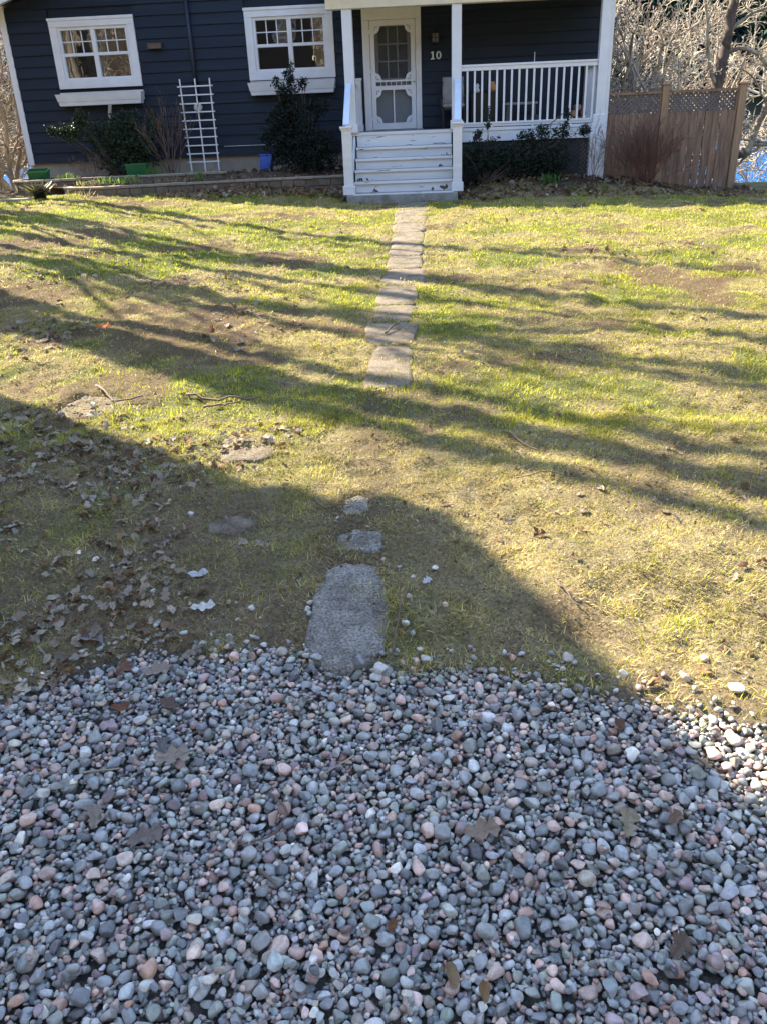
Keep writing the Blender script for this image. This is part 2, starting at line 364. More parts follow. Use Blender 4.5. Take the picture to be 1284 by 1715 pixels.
# ------------------------------------------------------------------ ground sheet
def tintfields(x, y):
    green = fbm(x, y, .9, 4)*.6+fbm(x+40, y+7, .28, 3)*.4
    dirt = fbm(x+11, y+31, .7, 4, .6)
    for (a, b, r_, q) in ((.22, 2.75, .07, .22), (.36, 2.62, .06, .18), (.42, 2.30, .13, .16), (.25, 2.15, .16, .10), (.58, 2.12, .10, .14), (-2.9, 5.6, .3, .12), (-3.9, 7.4, .6, .14), (-.9, 7.9, .45, .12), (-3.4, 6.4, .5, .16), (-1.3, 2.5, .3, .12), (-1.0, 2.95, .25, .10)):
        dirt = dirt+q*np.exp(-((x-a)**2+(y-b)**2)/r_**2)
    return green, dirt
def axis(lo, hi, d, far_lo, far_hi, g=1.16):
    a = list(np.arange(lo, hi+1e-6, d)); s = d; v = hi
    while v < far_hi: s *= g; v += s; a.append(v)
    s = d; v = lo; pre = []
    while v > far_lo: s *= g; v -= s; pre.append(v)
    return np.array(pre[::-1]+a)
ax_ = axis(-9, 8, .055, -600, 600); ay_ = axis(-.5, 18.5, .055, -400, 700)
ax_ = np.unique(np.round(np.concatenate([ax_[(ax_ < -3.0) | (ax_ > 2.3)], np.arange(-3.0, 2.301, .02)]), 4))
ay_ = np.unique(np.round(np.concatenate([ay_[(ay_ < 1.7) | (ay_ > 5.6)], np.arange(1.7, 5.601, .022)]), 4))
GX, GY = np.meshgrid(ax_, ay_); gx = GX.ravel(); gy = GY.ravel(); gzv = gz(gx, gy)
# gravel bed lies a little lower
gr = sm(.05, -.05, gy-gravel_edge(gx))*(gy > -3)*(np.abs(gx) < 6)
gzv = gzv-.040*gr
nx, ny = len(ax_), len(ay_)
i = (np.arange(ny-1)[:, None]*nx+np.arange(nx-1)[None]).ravel()
F = np.stack([i, i+1, i+1+nx, i+nx], 1)
gzv = np.where(slab_mask(gx, gy, .0), gz(gx, gy, False)-.010, gzv)
green, dirt = tintfields(gx, gy)
soil = np.array([.14, .090, .055]); thatch = np.array([.27, .215, .105]); moss = np.array([.15, .165, .045])
c = thatch[None]*np.ones((len(gx), 1))
k = sm(.45, .62, green)[:, None]; c = c*(1-k)+moss*k
near = sm(6.0, 3.0, gy)
k = (sm(.55, .66, dirt+.04*near)*.85)[:, None]; c = c*(1-k)+soil*k
k = (near*.62)[:, None]; c = c*(1-k)+(c*.35+np.array([.255, .205, .125])*(.55+.75*fbm(gx, gy, .12, 3))[:, None])*k
k = (gr*.9)[:, None]; c = c*(1-k)+np.array([.17, .155, .14])*k
# trodden line where the path is lost in the grass
k = (np.exp(-((gx+.30)/.17)**2)*sm(2.0, 2.6, gy)*sm(5.2, 4.6, gy)*.75)[:, None]; c = c*(1-k)+np.array([.13, .095, .06])*k
k = sm(15.9, 16.5, gy+.4*(dirt-.5)*2)[:, None]*sm(6.5, 5.5, gx)[:, None]; c = c*(1-k)+np.array([.075, .052, .036])*k
k = sm(-2.5, -6, gy)[:, None]; c = c*(1-k)+np.array([.055, .042, .028])*k
k = sm(18.5, 24, gy)[:, None]; c = c*(1-k)+np.array([.12, .095, .06])*k
k = sm(108, 125, gy)[:, None]; c = c*(1-k)+np.array([.045, .055, .035])*k
gnd = link('ground', np_mesh('ground', np.stack([gx, gy, gzv], 1), F, True, c), M['ground'])
tag(gnd, kind='structure')
lk = MB().add([(-900, 19, -3.8), (900, 19, -3.8), (900, 128, -3.8), (-900, 128, -3.8)], [(0, 1, 2, 3)]).build('lake', M['water']); tag(lk, kind='structure')

# ------------------------------------------------------------------ slabs as objects
NAMES = ['large rounded concrete slab half buried beside the gravel', 'small broken slab fragment just beyond the large rounded slab',
         'small rough stone at the tip of the building shadow on the path', 'rough weathered slab where the path vanishes into the lawn',
         'wide skewed slab with twigs beside a shadow streak, second of the visible run', 'third slab of the run, slanting with shaded lower edge']
ORD = ['eleventh', 'tenth', 'ninth', 'eighth', 'seventh', 'sixth', 'fifth', 'fourth', 'third', 'second', 'first']
SL = []
for i, s in enumerate(SLABS):
    pts = SLAB_PTS[i]; cx = sum(p[0] for p in pts)/len(pts); cy = sum(p[1] for p in pts)/len(pts)
    n = len(pts); rg = random.Random(100+i); V = []; Fc = []
    top = .009 if 2 < i < 16 else (.005 if i < 3 else -.004)
    rings = [(1.0, -.06), (1.0, top-.012), (.96, top-.002), (.8, top+.002), (.5, top+.003), (.25, top+.003)]
    for (sc, dz) in rings:
        for (x, y) in pts:
            X = cx+(x-cx)*sc; Y = cy+(y-cy)*sc
            V.append((X, Y, float(gz(X, Y, False))+dz+rg.uniform(-.002, .002)*(sc < 1)))
    V.append((cx, cy, float(gz(cx, cy, False))+top+.003))
    for r_ in range(len(rings)-1):
        for j in range(n): Fc.append((r_*n+j, r_*n+(j+1) % n, (r_+1)*n+(j+1) % n, (r_+1)*n+j))
    b0 = (len(rings)-1)*n
    for j in range(n): Fc.append((b0+j, b0+(j+1) % n, len(V)-1))
    o = MB().add(V, Fc, True).build('paving_slab', M['slab'] if i < 3 else (M['slabwarm'] if i < 16 else M['slabworn']))
    if i < 6: lab = NAMES[i] if i != 1 else NAMES[1]
    elif i < 16: lab = ORD[i-5+0]+' concrete path slab counted from the porch steps' if i-5 < len(ORD) else ''
    else: lab = ['rough stepping stone in sunlit grass left of the path', 'pale worn stone in the lawn near the left edge', 'flat grey stone in shaded grass left of the large slab'][i-16]
    tag(o, lab, 'paving slab', 'slabs of the front path' if i < 16 else 'stepping stones in the lawn')

# ------------------------------------------------------------------ house
HY = 18.4
house = empty('house', (-2.6, HY, -1.35), 0, 'navy clapboard bungalow with white trim, porch steps and screen door', 'house')
XL, XR = -8.5, 3.3
SLOPE = .33
def roofz(x): return 2.22+SLOPE*(min(x-XL, XR-x))
W1 = (-7.54, -5.815, .80, 2.035); W2 = (-3.605, -1.87, .80, 2.045)
DR = (-1.31, -.165, -.25, 1.875)
def courses(mb, x0, x1, zfun, y, holes, d=(0, -1), z0=-.57, ex=.199):
    """clapboards on a wall in plane y (d=-1 faces the camera)"""
    z = z0
    while z < 4.4:
        zt = z+ex; segs = [(x0, x1)]
        for (a, b, c_, e) in holes:
            if zt > c_+.01 and z < e-.01:
                ns = []
                for (p, q) in segs:
                    if b <= p or a >= q: ns.append((p, q)); continue
                    if a > p: ns.append((p, a))
                    if b < q: ns.append((b, q))
                segs = ns
        for (p, q) in segs:
            # clip under the rake
            if zfun is not None:
                while p < q and zfun(p) < zt: p += .05
                while q > p and zfun(q) < zt: q -= .05
            if q-p < .03: continue
            mb.hexa([(p, y-.034, z), (q, y-.034, z), (q, y+.02, z), (p, y+.02, z), (p, y-.006, zt+.012), (q, y-.006, zt+.012), (q, y+.02, zt+.012), (p, y+.02, zt+.012)])
        z = zt
sd_ = MB(); courses(sd_, XL+.1, XR, roofz, HY, [W1, W2, DR])
sd_.build('siding', M['siding'], house)
# body walls: side and rear, with the window openings left free in front
bw = MB()
for (a, b, z0, z1) in [(XL+.05, W1[0]+.12, -.57, 2.2), (W1[1]-.12, W2[0]+.12, -.57, 2.2), (W2[1]-.12, DR[0]+.05, -.57, 2.2), (DR[1]-.05, XR, -.57, 2.2),
                       (W1[0]+.12, W1[1]-.12, -.57, W1[2]+.12), (W1[0]+.12, W1[1]-.12, W1[3]-.12, 2.2), (W2[0]+.12, W2[1]-.12, -.57, W2[2]+.12), (W2[0]+.12, W2[1]-.12, W2[3]-.12, 2.2),
                       (DR[0]+.05, DR[1]-.05, 1.86, 2.2)]:
    bw.box(a, b, HY+.021, HY+.16, z0, z1)
bw.prism([(XL+.05, 2.202), (XR, 2.202), (XR-.0, 2.25), ((XL+XR)/2, roofz((XL+XR)/2)-.05), (XL+.05, 2.25)], HY+.021, HY+.16)
bw.box(XL, XL+.15, HY+.16, HY+9, -.57, 2.25); bw.box(XR-.15, XR, HY+.16, HY+9, -.57, 2.25); bw.box(XL, XR, HY+9, HY+9.15, -.57, 2.25)
bw.build('wall', M['siding'], house)
MB().box(XL+.03, XR-.02, HY+.03, HY+9.1, -1.6, -.572).build('foundation', M['concrete'], house)
ct = MB().box(XL-.02, XL+.10, HY-.045, HY+.10, -.60, 2.30).build('corner_board', M['white'], house)
rf = MB()
xm = (XL+XR)/2; zr = roofz(xm)+.12
ov = .45
for sgn, xe in ((-1, XL-ov), (1, XR+ov)):
    ze = roofz(XL)-SLOPE*ov+.12
    a = (xe, ze); b = (xm, zr)
    rf.hexa([(min(xe, xm), HY-.5, ze if sgn < 0 else zr), (max(xe, xm), HY-.5, zr if sgn < 0 else ze), (max(xe, xm), HY+9.6, zr if sgn < 0 else ze), (min(xe, xm), HY+9.6, ze if sgn < 0 else zr),
             (min(xe, xm), HY-.5, (ze if sgn < 0 else zr)+.10), (max(xe, xm), HY-.5, (zr if sgn < 0 else ze)+.10), (max(xe, xm), HY+9.6, (zr if sgn < 0 else ze)+.10), (min(xe, xm), HY+9.6, (ze if sgn < 0 else zr)+.10)])
rfo = rf.build('roof', M['roof'], house)
rk = MB()
ze = roofz(XL)-SLOPE*ov+.12
for (xa, za, xb, zb) in ((XL-ov, ze, xm, zr), (xm, zr, XR+ov, ze)):
    rk.hexa([(xa, HY-.535, za-.17), (xb, HY-.535, zb-.17), (xb, HY-.503, zb-.17), (xa, HY-.503, za-.17), (xa, HY-.535, za+.07), (xb, HY-.535, zb+.07), (xb, HY-.503, zb+.07), (xa, HY-.503, za+.07)])
    rk.hexa([(xa, HY-.50, za-.06), (xb, HY-.50, zb-.06), (xb, HY-.03, zb-.06), (xa, HY-.03, za-.06), (xa, HY-.50, za-.005), (xb, HY-.50, zb-.005), (xb, HY-.03, zb-.005), (xa, HY-.03, za-.005)])
rk.build('rake_board', M['white'], rfo)

def window(w_, curt):
    a, b, z0, z1 = w_; y = HY
    f = MB()
    tw = .15
    f.box(a, b, y-.06, y+.02, z1-tw, z1); f.box(a, b, y-.06, y+.02, z0, z0+tw)
    f.box(a, a+tw, y-.057, y+.02, z0+tw, z1-tw); f.box(b-tw, b, y-.057, y+.02, z0+tw, z1-tw)
    # profile lip
    f.box(a-.012, b+.012, y-.075, y-.06, z1-.04, z1+.012)
    fo = f.build('window', M['white'], house, .004)
    ia, ib, iz0, iz1 = a+tw, b-tw, z0+tw, z1-tw
    s_ = MB(); t_ = .055
    s_.box(ia, ib, y-.03, y+.05, iz1-t_, iz1); s_.box(ia, ib, y-.03, y+.05, iz0, iz0+t_*.8)
    s_.box(ia, ia+t_, y-.029, y+.05, iz0+t_*.8, iz1-t_); s_.box(ib-t_, ib, y-.029, y+.05, iz0+t_*.8, iz1-t_)
    mid = (ia+ib)/2; s_.box(mid-.045, mid+.045, y-.034, y+.05, iz0+t_*.8, iz1-t_)
    zm = 1.405
    for (p, q) in ((ia+t_, mid-.045), (mid+.045, ib-t_)): s_.box(p, q, y-.026, y+.05, zm-.03, zm+.025)
    s_.build('sash', M['white'], fo, .003)
    mu = MB(); gl = MB()
    for (p, q) in ((ia+t_, mid-.045), (mid+.045, ib-t_)):
        for j in (1, 2): xx = p+(q-p)*j/3; mu.box(xx-.009, xx+.009, y+.002, y+.022, zm+.025, iz1-t_)
        zz = (zm+.025+iz1-t_)/2; mu.box(p, q, y+.001, y+.021, zz-.009, zz+.009)
        gl.add([(p, y+.025, zm+.02), (q, y+.025, zm+.02), (q, y+.025, iz1-t_), (p, y+.025, iz1-t_)], [(0, 1, 2, 3)])
        gl.add([(p, y+.035, iz0+.02), (q, y+.035, iz0+.02), (q, y+.035, zm-.02), (p, y+.035, zm-.02)], [(0, 1, 2, 3)])
    mu.build('muntin', M['white'], fo); gl.build('pane', M['glass'], fo)
    # the room behind, and curtains
    r_ = MB(); y0, y1 = y+.165, y+1.6
    r_.add([(ia-.3, y0, z0-.1), (ib+.3, y0, z0-.1), (ib+.3, y1, z0-.1), (ia-.3, y1, z0-.1), (ia-.3, y0, z1), (ib+.3, y0, z1), (ib+.3, y1, z1), (ia-.3, y1, z1)],
           [(0, 1, 2, 3), (7, 6, 5, 4), (1, 5, 6, 2), (2, 6, 7, 3), (3, 7, 4, 0)])
    r_.build('room', M['room'], fo)
    for (p, q) in curt:
        v = []; fc = []; n = 24
        for j in range(n+1):
            x = p+(q-p)*j/n; yy = y+.12+.02*math.sin(j*1.9)
            v += [(x, yy, iz0-.02), (x, yy+.006, iz1+.05)]
        for j in range(n): fc.append((2*j, 2*j+2, 2*j+3, 2*j+1))
        MB().add(v, fc, True).build('curtain', M['curtain'], fo)
window(W1, [(-7.39, -7.16), (-6.72, -6.5)])
window(W2, [(-2.15, -2.02)])

# window boxes
def flowerbox(a, b, zt, zb, lab):
    t = empty('window_box', ((a+b)/2, HY-.06, zb), 0, lab, 'planter', 'white window boxes')
    yb, yf = HY-.03, HY-.25
    m_ = MB()
    zb2 = zb+.075
    m_.hexa([(a+.05, yf+.03, zb), (b-.05, yf+.03, zb), (b-.05, yb, zb), (a+.05, yb, zb), (a+.035, yf+.02, zb2), (b-.035, yf+.02, zb2), (b-.035, yb, zb2), (a+.035, yb, zb2)])
    m_.build('box_base', M['white'], t, .003)
    s_ = MB()
    z1 = zb2+.001
    th = .02
    s_.hexa([(a+.03, yf+.012, z1), (b-.03, yf+.012, z1), (b-.03, yf+.012+th, z1), (a+.03, yf+.012+th, z1), (a, yf-.02, zt), (b, yf-.02, zt), (b, yf-.02+th, zt), (a, yf-.02+th, zt)])
    for (p, q, r2, s2) in ((a+.03, a+.03+th, a, a+th), (b-.03-th, b-.03, b-th, b)):
        s_.hexa([(p, yf+.012+th, z1), (q, yf+.012+th, z1), (q, yb, z1), (p, yb, z1), (r2, yf-.02+th, zt), (s2, yf-.02+th, zt), (s2, yb, zt), (r2, yb, zt)])
    s_.build('box_side', M['white'], t)
    MB().box(a+.02, b-.02, yb-.001, yb+.025, z1, zt+.035).build('back_board', M['white'], t)
    MB().box(a+.03, b-.03, yf+.03, yb-.01, z1, z1+.10).build('potting_soil', M['soil'], t)
flowerbox(-7.585, -5.80, .70, .485, 'white window box under the left window, propped on a thin post')
flowerbox(-3.62, -1.87, .755, .53, 'white window box under the window beside the porch')

# door assembly
dfm = MB(); dfm.box(DR[0], DR[0]+.14, HY-.05, HY+.03, -.20, DR[3]-.13); dfm.box(DR[1]-.11, DR[1], HY-.05, HY+.03, -.20, DR[3]-.13); dfm.box(DR[0], DR[1], HY-.055, HY+.03, DR[3]-.13, DR[3]+.16)
door = dfm.build('door', M['white'], house, .004)
tag(door, 'white front door with ornamental screen door and nine-pane glass')
MB().box(DR[0]-.02, DR[1]+.02, HY-.10, HY+.02, -.212, -.192).build('door_sill', M['tread'], door)
d0, d1 = DR[0]+.145, DR[1]-.115
ml = MB(); yd = HY+.10
ga, gb, gc, ge = d0+.15, d1-.16, .74, 1.64
ml.box(d0, ga, yd, yd+.04, -.19, 1.74); ml.box(gb, d1, yd, yd+.04, -.19, 1.74); ml.box(ga, gb, yd, yd+.04, -.19, gc); ml.box(ga, gb, yd, yd+.04, ge, 1.74)
for j in (1, 2):
    xx = ga+(gb-ga)*j/3; ml.box(xx-.011, xx+.011, yd+.004, yd+.03, gc, ge); zz = gc+(ge-gc)*j/3; ml.box(ga, gb, yd+.003, yd+.029, zz-.011, zz+.011)
ml.build('inner_door', M['white'], door)
MB().add([(ga, yd+.032, gc), (gb, yd+.032, gc), (gb, yd+.032, ge), (ga, yd+.032, ge)], [(0, 1, 2, 3)]).build('door_glass', M['doorglass'], door)
MB().add([(d0, HY+.16, -.2), (d1, HY+.16, -.2), (d1, HY+1.2, -.2), (d0, HY+1.2, -.2), (d0, HY+.16, 1.8), (d1, HY+.16, 1.8), (d1, HY+1.2, 1.8), (d0, HY+1.2, 1.8)],
         [(0, 1, 2, 3), (7, 6, 5, 4), (1, 5, 6, 2), (2, 6, 7, 3), (3, 7, 4, 0)]).build('hallway', M['room'], door)
def curve_plate(name, loops, y, depth, mtl, parent):
    cu = bpy.data.curves.new(name, 'CURVE'); cu.dimensions = '2D'; cu.fill_mode = 'BOTH'; cu.extrude = depth/2
    for lp in loops:
        sp = cu.splines.new('POLY'); sp.points.add(len(lp)-1); sp.use_cyclic_u = True
        for p, (x, z) in zip(sp.points, lp): p.co = (x, z, 0, 1)
    ob = bpy.data.objects.new('tmp', cu); COL.objects.link(ob); bpy.context.view_layer.update()
    me = bpy.data.meshes.new_from_object(ob.evaluated_get(bpy.context.evaluated_depsgraph_get())); bpy.data.objects.remove(ob)
    me.name = name; me.materials.clear()
    for v in me.vertices: v.co = (v.co.x, y-v.co.z, v.co.y)
    me.update(); return link(name, me, mtl, parent)
# scroll-cornered screen door; local u from the left edge, v from the bottom
DW, DH = d1-d0-.008, 1.925; ux, vz = d0+.004, -.185
def arch(u0_, u1_, v0, v1, r):
    """opening with bracket shaped corners"""
    pts = []; n = 5
    for (cx, cy, a0, sx, sy) in ((u0_, v0, 0, 1, 1), (u1_, v0, 0, -1, 1), (u1_, v1, 0, -1, -1), (u0_, v1, 0, 1, -1)):
        arc = []
        rx, ry = r, r*1.15
        # straight nick, concave sweep, straight nick
        arc.append((cx, cy+sy*ry*1.12)); 
        for k_ in range(n+1):
            a = (math.pi/2)*k_/n
            arc.append((cx+sx*rx*(.10+.80*math.sin(a)*1.0-.28*math.sin(2*a)*.0), cy+sy*ry*(.10+.80*math.cos(a))))
        arc.append((cx+sx*rx*1.12, cy))
        if (sx, sy) in ((-1, 1), (1, -1)): arc = arc[::-1]
        pts += arc
    return [(ux+p, vz+q) for p, q in pts]
def tri(ps): return [(ux+p, vz+q) for p, q in ps]
loops = [tri([(0, 0), (DW, 0), (DW, DH), (0, DH)])]
R_ = .125
U0, U1 = .085, DW-.085
VA = (.115, .715); VB = (.89, DH-.095)
for (v0, v1) in (VA, VB):
    loops.append(arch(U0, U1, v0, v1, R_))
    for (cx, cy, sx, sy) in ((U0, v0, 1, 1), (U1, v0, -1, 1), (U1, v1, -1, -1), (U0, v1, 1, -1)):
        for (p, q) in ((0.0, .0), (.040, .0), (0.0, .046)):
            a = [(p, q), (p+.030, q), (p, q+.034)] if (p, q) != (0, 0) else [(.004, .004), (.030, .012), (.012, .034)]
            loops.append(tri([(cx+sx*(e_+.004), cy+sy*(f_+.004)) for e_, f_ in a]))
for j in range(7):
    a = U0+(U1-U0)*j/7+.006; b = U0+(U1-U0)*(j+1)/7-.006
    loops.append(tri([(a, .79), (b, .79), (b, .858), (a, .858)]))
sdoor = curve_plate('screen_door', loops, HY-.03, .03, M['white'], door)
MB().box(ux+(U0+U1)/2-.012, ux+(U0+U1)/2+.012, HY-.045, HY-.016, vz+VA[0], vz+VA[1]).build('centre_bar', M['white'], door)
MB().add([(ux+.04, HY-.012, vz+.05), (ux+DW-.04, HY-.012, vz+.05), (ux+DW-.04, HY-.012, vz+DH-.05), (ux+.04, HY-.012, vz+DH-.05)], [(0, 1, 2, 3)]).build('insect_screen', M['screen'], door)
for zz in (.02, .87, 1.55): MB().box(d0-.03, d0+.02, HY-.062, HY-.048, zz-.035, zz+.035).build('hinge', M['white'], door)
MB().tube([(d1-.035, HY-.045, .66), (d1-.035, HY-.085, .66)], .012, 8).build('handle', M['black'], door)

# lamp and number
lamp = empty('wall_lantern', (.115, HY-.03, 1.3), 0, 'small black wall lantern with four frosted panes beside the door', 'lantern')
lb = MB(); cx = .115; ly = HY-.12
lb.box(cx-.05, cx+.05, HY-.04, HY-.008, 1.33, 1.52); lb.bar((cx, HY-.03, 1.53), (cx, ly, 1.53), .02, .02)
lb.add([(cx-.085, ly-.075, 1.47), (cx+.085, ly-.075, 1.47), (cx+.085, ly+.075, 1.47), (cx-.085, ly+.075, 1.47), (cx, ly, 1.575)], [(0, 1, 4), (1, 2, 4), (2, 3, 4), (3, 0, 4), (3, 2, 1, 0)])
lb.box(cx-.07, cx+.07, ly-.065, ly+.065, 1.305, 1.325)
for sx in (-1, 0, 1):
    lb.box(cx+sx*.062-.007, cx+sx*.062+.007, ly-.066, ly-.054, 1.325, 1.47)
lb.box(cx-.06, cx+.06, ly-.067, ly-.053, 1.39, 1.402)
for sx in (-1, 1): lb.box(cx+sx*.062-.007, cx+sx*.062+.007, ly+.05, ly+.064, 1.325, 1.47)
lb.build('lantern_frame', M['black'], lamp)
MB().box(cx-.054, cx+.054, ly-.052, ly+.05, 1.326, 1.468).build('lantern_glass', M['frost'], lamp)
def text_mesh(txt, size, loc, mtl, name):
    cu = bpy.data.curves.new(name, 'FONT'); cu.body = txt; cu.size = size; cu.extrude = .008; cu.space_character = 1.25; cu.offset = .004
    ob = bpy.data.objects.new('tmp', cu); COL.objects.link(ob); bpy.context.view_layer.update()
    me = bpy.data.meshes.new_from_object(ob.evaluated_get(bpy.context.evaluated_depsgraph_get())); bpy.data.objects.remove(ob)
    me.materials.clear(); me.name = name
    for v in me.vertices: v.co = (loc[0]+v.co.x, loc[1]-v.co.z, loc[2]+v.co.y)
    return link(name, me, mtl)
# serif digits "1" and "0", drawn as plates
def digit_plate(name, loops, x0, parent):
    return curve_plate(name, [[(x0+p, 1.03+q) for p, q in lp] for lp in loops], HY-.045, .02, M['white'], parent)
num = empty('house_number', (.13, HY-.03, 1.03), 0, 'white serif house number 10 on navy siding under the lantern', 'house number')
one = [(.008, 0), (.092, 0), (.092, .016), (.066, .02), (.066, .138), (.046, .138), (.008, .122), (.008, .108), (.036, .112), (.036, .02), (.008, .016)]
def ell(cx, cz, a, b, n=20): return [(cx+a*math.cos(2*math.pi*i/n), cz+b*math.sin(2*math.pi*i/n)) for i in range(n)]
digit_plate('digit', [one], .012, num); digit_plate('digit', [ell(.05, .069, .052, .070), ell(.05, .069, .021, .052)], .128, num)

# small fittings on the wall
cd = MB().tube([(-4.715, HY-.07, 2.4), (-4.715, HY-.07, .47)], .038, 10).build('conduit', M['navy'], house)
mt = MB(); mt.tube([(-4.72, HY-.02, .36), (-4.72, HY-.10, .36), (-4.72, HY-.13, .36)], [.085, .085, .06], 16); mt.build('electric_meter', M['meterglass'], house)
MB().box(-4.80, -4.64, HY-.05, HY-.024, .20, .47).build('meter_box', M['navy'], house)
vt = MB(); vt.box(-5.575, -5.31, HY-.12, HY-.025, 1.44, 1.52); vt.box(-5.59, -5.30, HY-.13, HY-.03, 1.52, 1.535)
v_ = vt.build('wall_vent', M['brick'], house)
MB().box(-4.28, -3.2, HY-.034, HY-.026, -.385, -.375).build('cable', M['meterglass'], house)

# porch
PY = 16.9
porch_floor = MB().box(-1.55, 3.2, PY-.02, HY-.03, -.25, -.212).build('porch_floor', M['tread'], house)
MB().box(-1.55, 3.0, PY-.045, PY-.021, -.262, -.208).box(.58, 3.0, PY-.03, PY+.01, -.445, -.264).build('porch_skirt', M['whitewood'], house, .003)
bm_ = MB(); bm_.box(-1.83, 3.32, PY-.12, PY+.08, 1.79, 2.0); beam = bm_.build('porch_beam', M['cream'], house, .005)
MB().box(-1.93, 3.45, PY-.20, PY-.05, 2.002, 2.10).box(-1.80, 3.3, PY+.08, HY-.03, 2.0, 2.03).build('porch_fascia', M['cream'], house)
pr = MB(); pr.hexa([(-2.0, PY-.32, 2.10), (3.55, PY-.32, 2.10), (3.55, HY-.03, 2.55), (-2.0, HY-.03, 2.55), (-2.0, PY-.32, 2.17), (3.55, PY-.32, 2.17), (3.55, HY-.03, 2.62), (-2.0, HY-.03, 2.62)])
pr.build('porch_roof', M['roof'], house)
def post(a, b, z0, z1, y=PY):
    p = MB(); d = (b-a); p.box(a, b, y-d/2, y+d/2, z0+.15, z1); p.box(a-.025, b+.025, y-d/2-.025, y+d/2+.025, z0+.015, z0+.15); p.box(a-.035, b+.035, y-d/2-.035, y+d/2+.035, z0, z0+.015)
    return p.build('porch_post', M['white'], house, .006)
post(-1.555, -1.375, -.208, 1.79); post(.40, .575, -.208, 1.79)
cp = MB(); cp.box(3.03, 3.20, PY-.09, PY+.08, -.20, 1.79); cp.box(2.96, 3.22, PY-.11, PY+.10, -1.2, -.20); cp.box(2.99, 3.215, PY-.10, PY+.09, -.198, -.06)
cp.build('porch_post', M['white'], house, .006)
MB().box(3.202, 3.262, PY-.05, PY+.03, -1.15, 1.95).build('downpipe', M['white'], house, .01)
# front railing
rl = MB(); rl.box(.575, 3.03, PY-.045, PY+.045, .80, .835); rl.box(.575, 3.03, PY-.03, PY+.03, .735, .80); rl.box(.575, 2.99, PY-.045, PY+.045, -.15, -.115); rl.box(.575, 2.99, PY-.03, PY+.03, -.192, -.15)
for xx in (1.15, 1.9, 2.6): rl.box(xx-.02, xx+.02, PY-.02, PY+.02, -.208, -.192)
railing = rl.build('railing', M['white'], house, .003)
for k_ in range(18):
    xx = .685+k_*.1345
    MB().box(xx-.017, xx+.017, PY-.017, PY+.017, -.115, .735).build('baluster', M['white'], railing)
rs = MB(); X_ = 3.10
rs.box(X_-.04, X_+.04, PY+.1, HY-.14, .80, .835); rs.box(X_-.03, X_+.03, PY+.1, HY-.14, .735, .80); rs.box(X_-.04, X_+.04, PY+.1, HY-.14, -.17, -.115)
rs.box(X_-.06, X_+.06, HY-.15, HY-.03, -.2, .85); rs.box(X_-.075, X_+.075, HY-.165, HY-.028, .85, .885)
rails = rs.build('railing', M['white'], house, .003)
for k_ in range(9):
    yy = PY+.18+k_*.132; MB().box(X_-.017, X_+.017, yy-.017, yy+.017, -.115, .735).build('baluster', M['white'], rails)
lf = MB(); X_ = -1.42
lf.box(X_-.055, X_+.055, HY-.16, HY-.03, -.2, .72); lf.box(X_-.07, X_+.07, HY-.175, HY-.028, .72, .755); lf.box(X_-.07, X_+.07, HY-.175, HY-.028, -.205, -.08)
lf.box(X_-.09, X_-.03, PY+.1, HY-.16, .60, .66); lf.box(X_-.09, X_-.03, PY+.1, HY-.16, -.14, -.09)
lfr = lf.build('railing', M['white'], house, .003)
for k_ in range(8):
    yy = PY+.2+k_*.14; MB().box(X_-.075, X_-.041, yy-.017, yy+.017, -.09, .60).build('baluster', M['white'], lfr)
# steps
st = empty('porch_steps', (-.5, 15.5, -1.34)); st.parent = house; st.matrix_parent_inverse = Matrix.Translation(house.location).inverted()
for k_ in range(5):
    z = -.468-.181*k_; y = 16.62-.28*k_
    t_ = MB().box(-1.385, .395, y, y+.315, z-.03, z+.005).build('tread', M['tread'], st, .004)
    MB().box(-1.385, .395, y-.012, y+.0, z-.035, z+.007).box(-1.38, .39, y+.03, y+.05, z-.18, z-.031).build('riser', M['peel'], st, .002)
MB().box(-1.38, .39, 16.87, 16.89, -.46, -.264).build('riser', M['peel'], st)
MB().box(-1.50, .47, 15.48, 15.80, -1.50, -1.205).build('base_step', M['tread'], st, .01)
for xx in (-1.43, .44):
    MB().add([(xx-.02, 15.62, -1.2), (xx-.02, 16.88, -.26), (xx-.02, 16.88, -1.2), (xx+.02, 15.62, -1.2), (xx+.02, 16.88, -.26), (xx+.02, 16.88, -1.2)],
             [(0, 1, 2), (5, 4, 3), (0, 3, 4, 1), (1, 4, 5, 2), (2, 5, 3, 0)]).build('stringer', M['whitewood'], st)
for (a, b, xe) in ((-1.54, -1.38, -1.49), (.39, .545, .507)):
    nm = MB(); nm.box(a, b, 15.56, 15.72, -1.05, -.12); nm.box(a-.03, b+.03, 15.53, 15.75, -.12, -.085); nm.box(a-.018, b+.018, 15.545, 15.735, -.15, -.121); nm.box(a-.025, b+.025, 15.535, 15.745, -1.2, -1.052)
    nm.build('newel_post', M['whitewood'], st, .005)
    MB().bar(((a+b)/2, 15.62, -.06), (xe, 16.80, .61), .11, .035).build('handrail', M['rail'], st, .004)
    MB().bar(((a+b)/2, 15.72, -.98), (xe, 16.80, -.28), .06, .05).build('bottom_rail', M['white'], st)
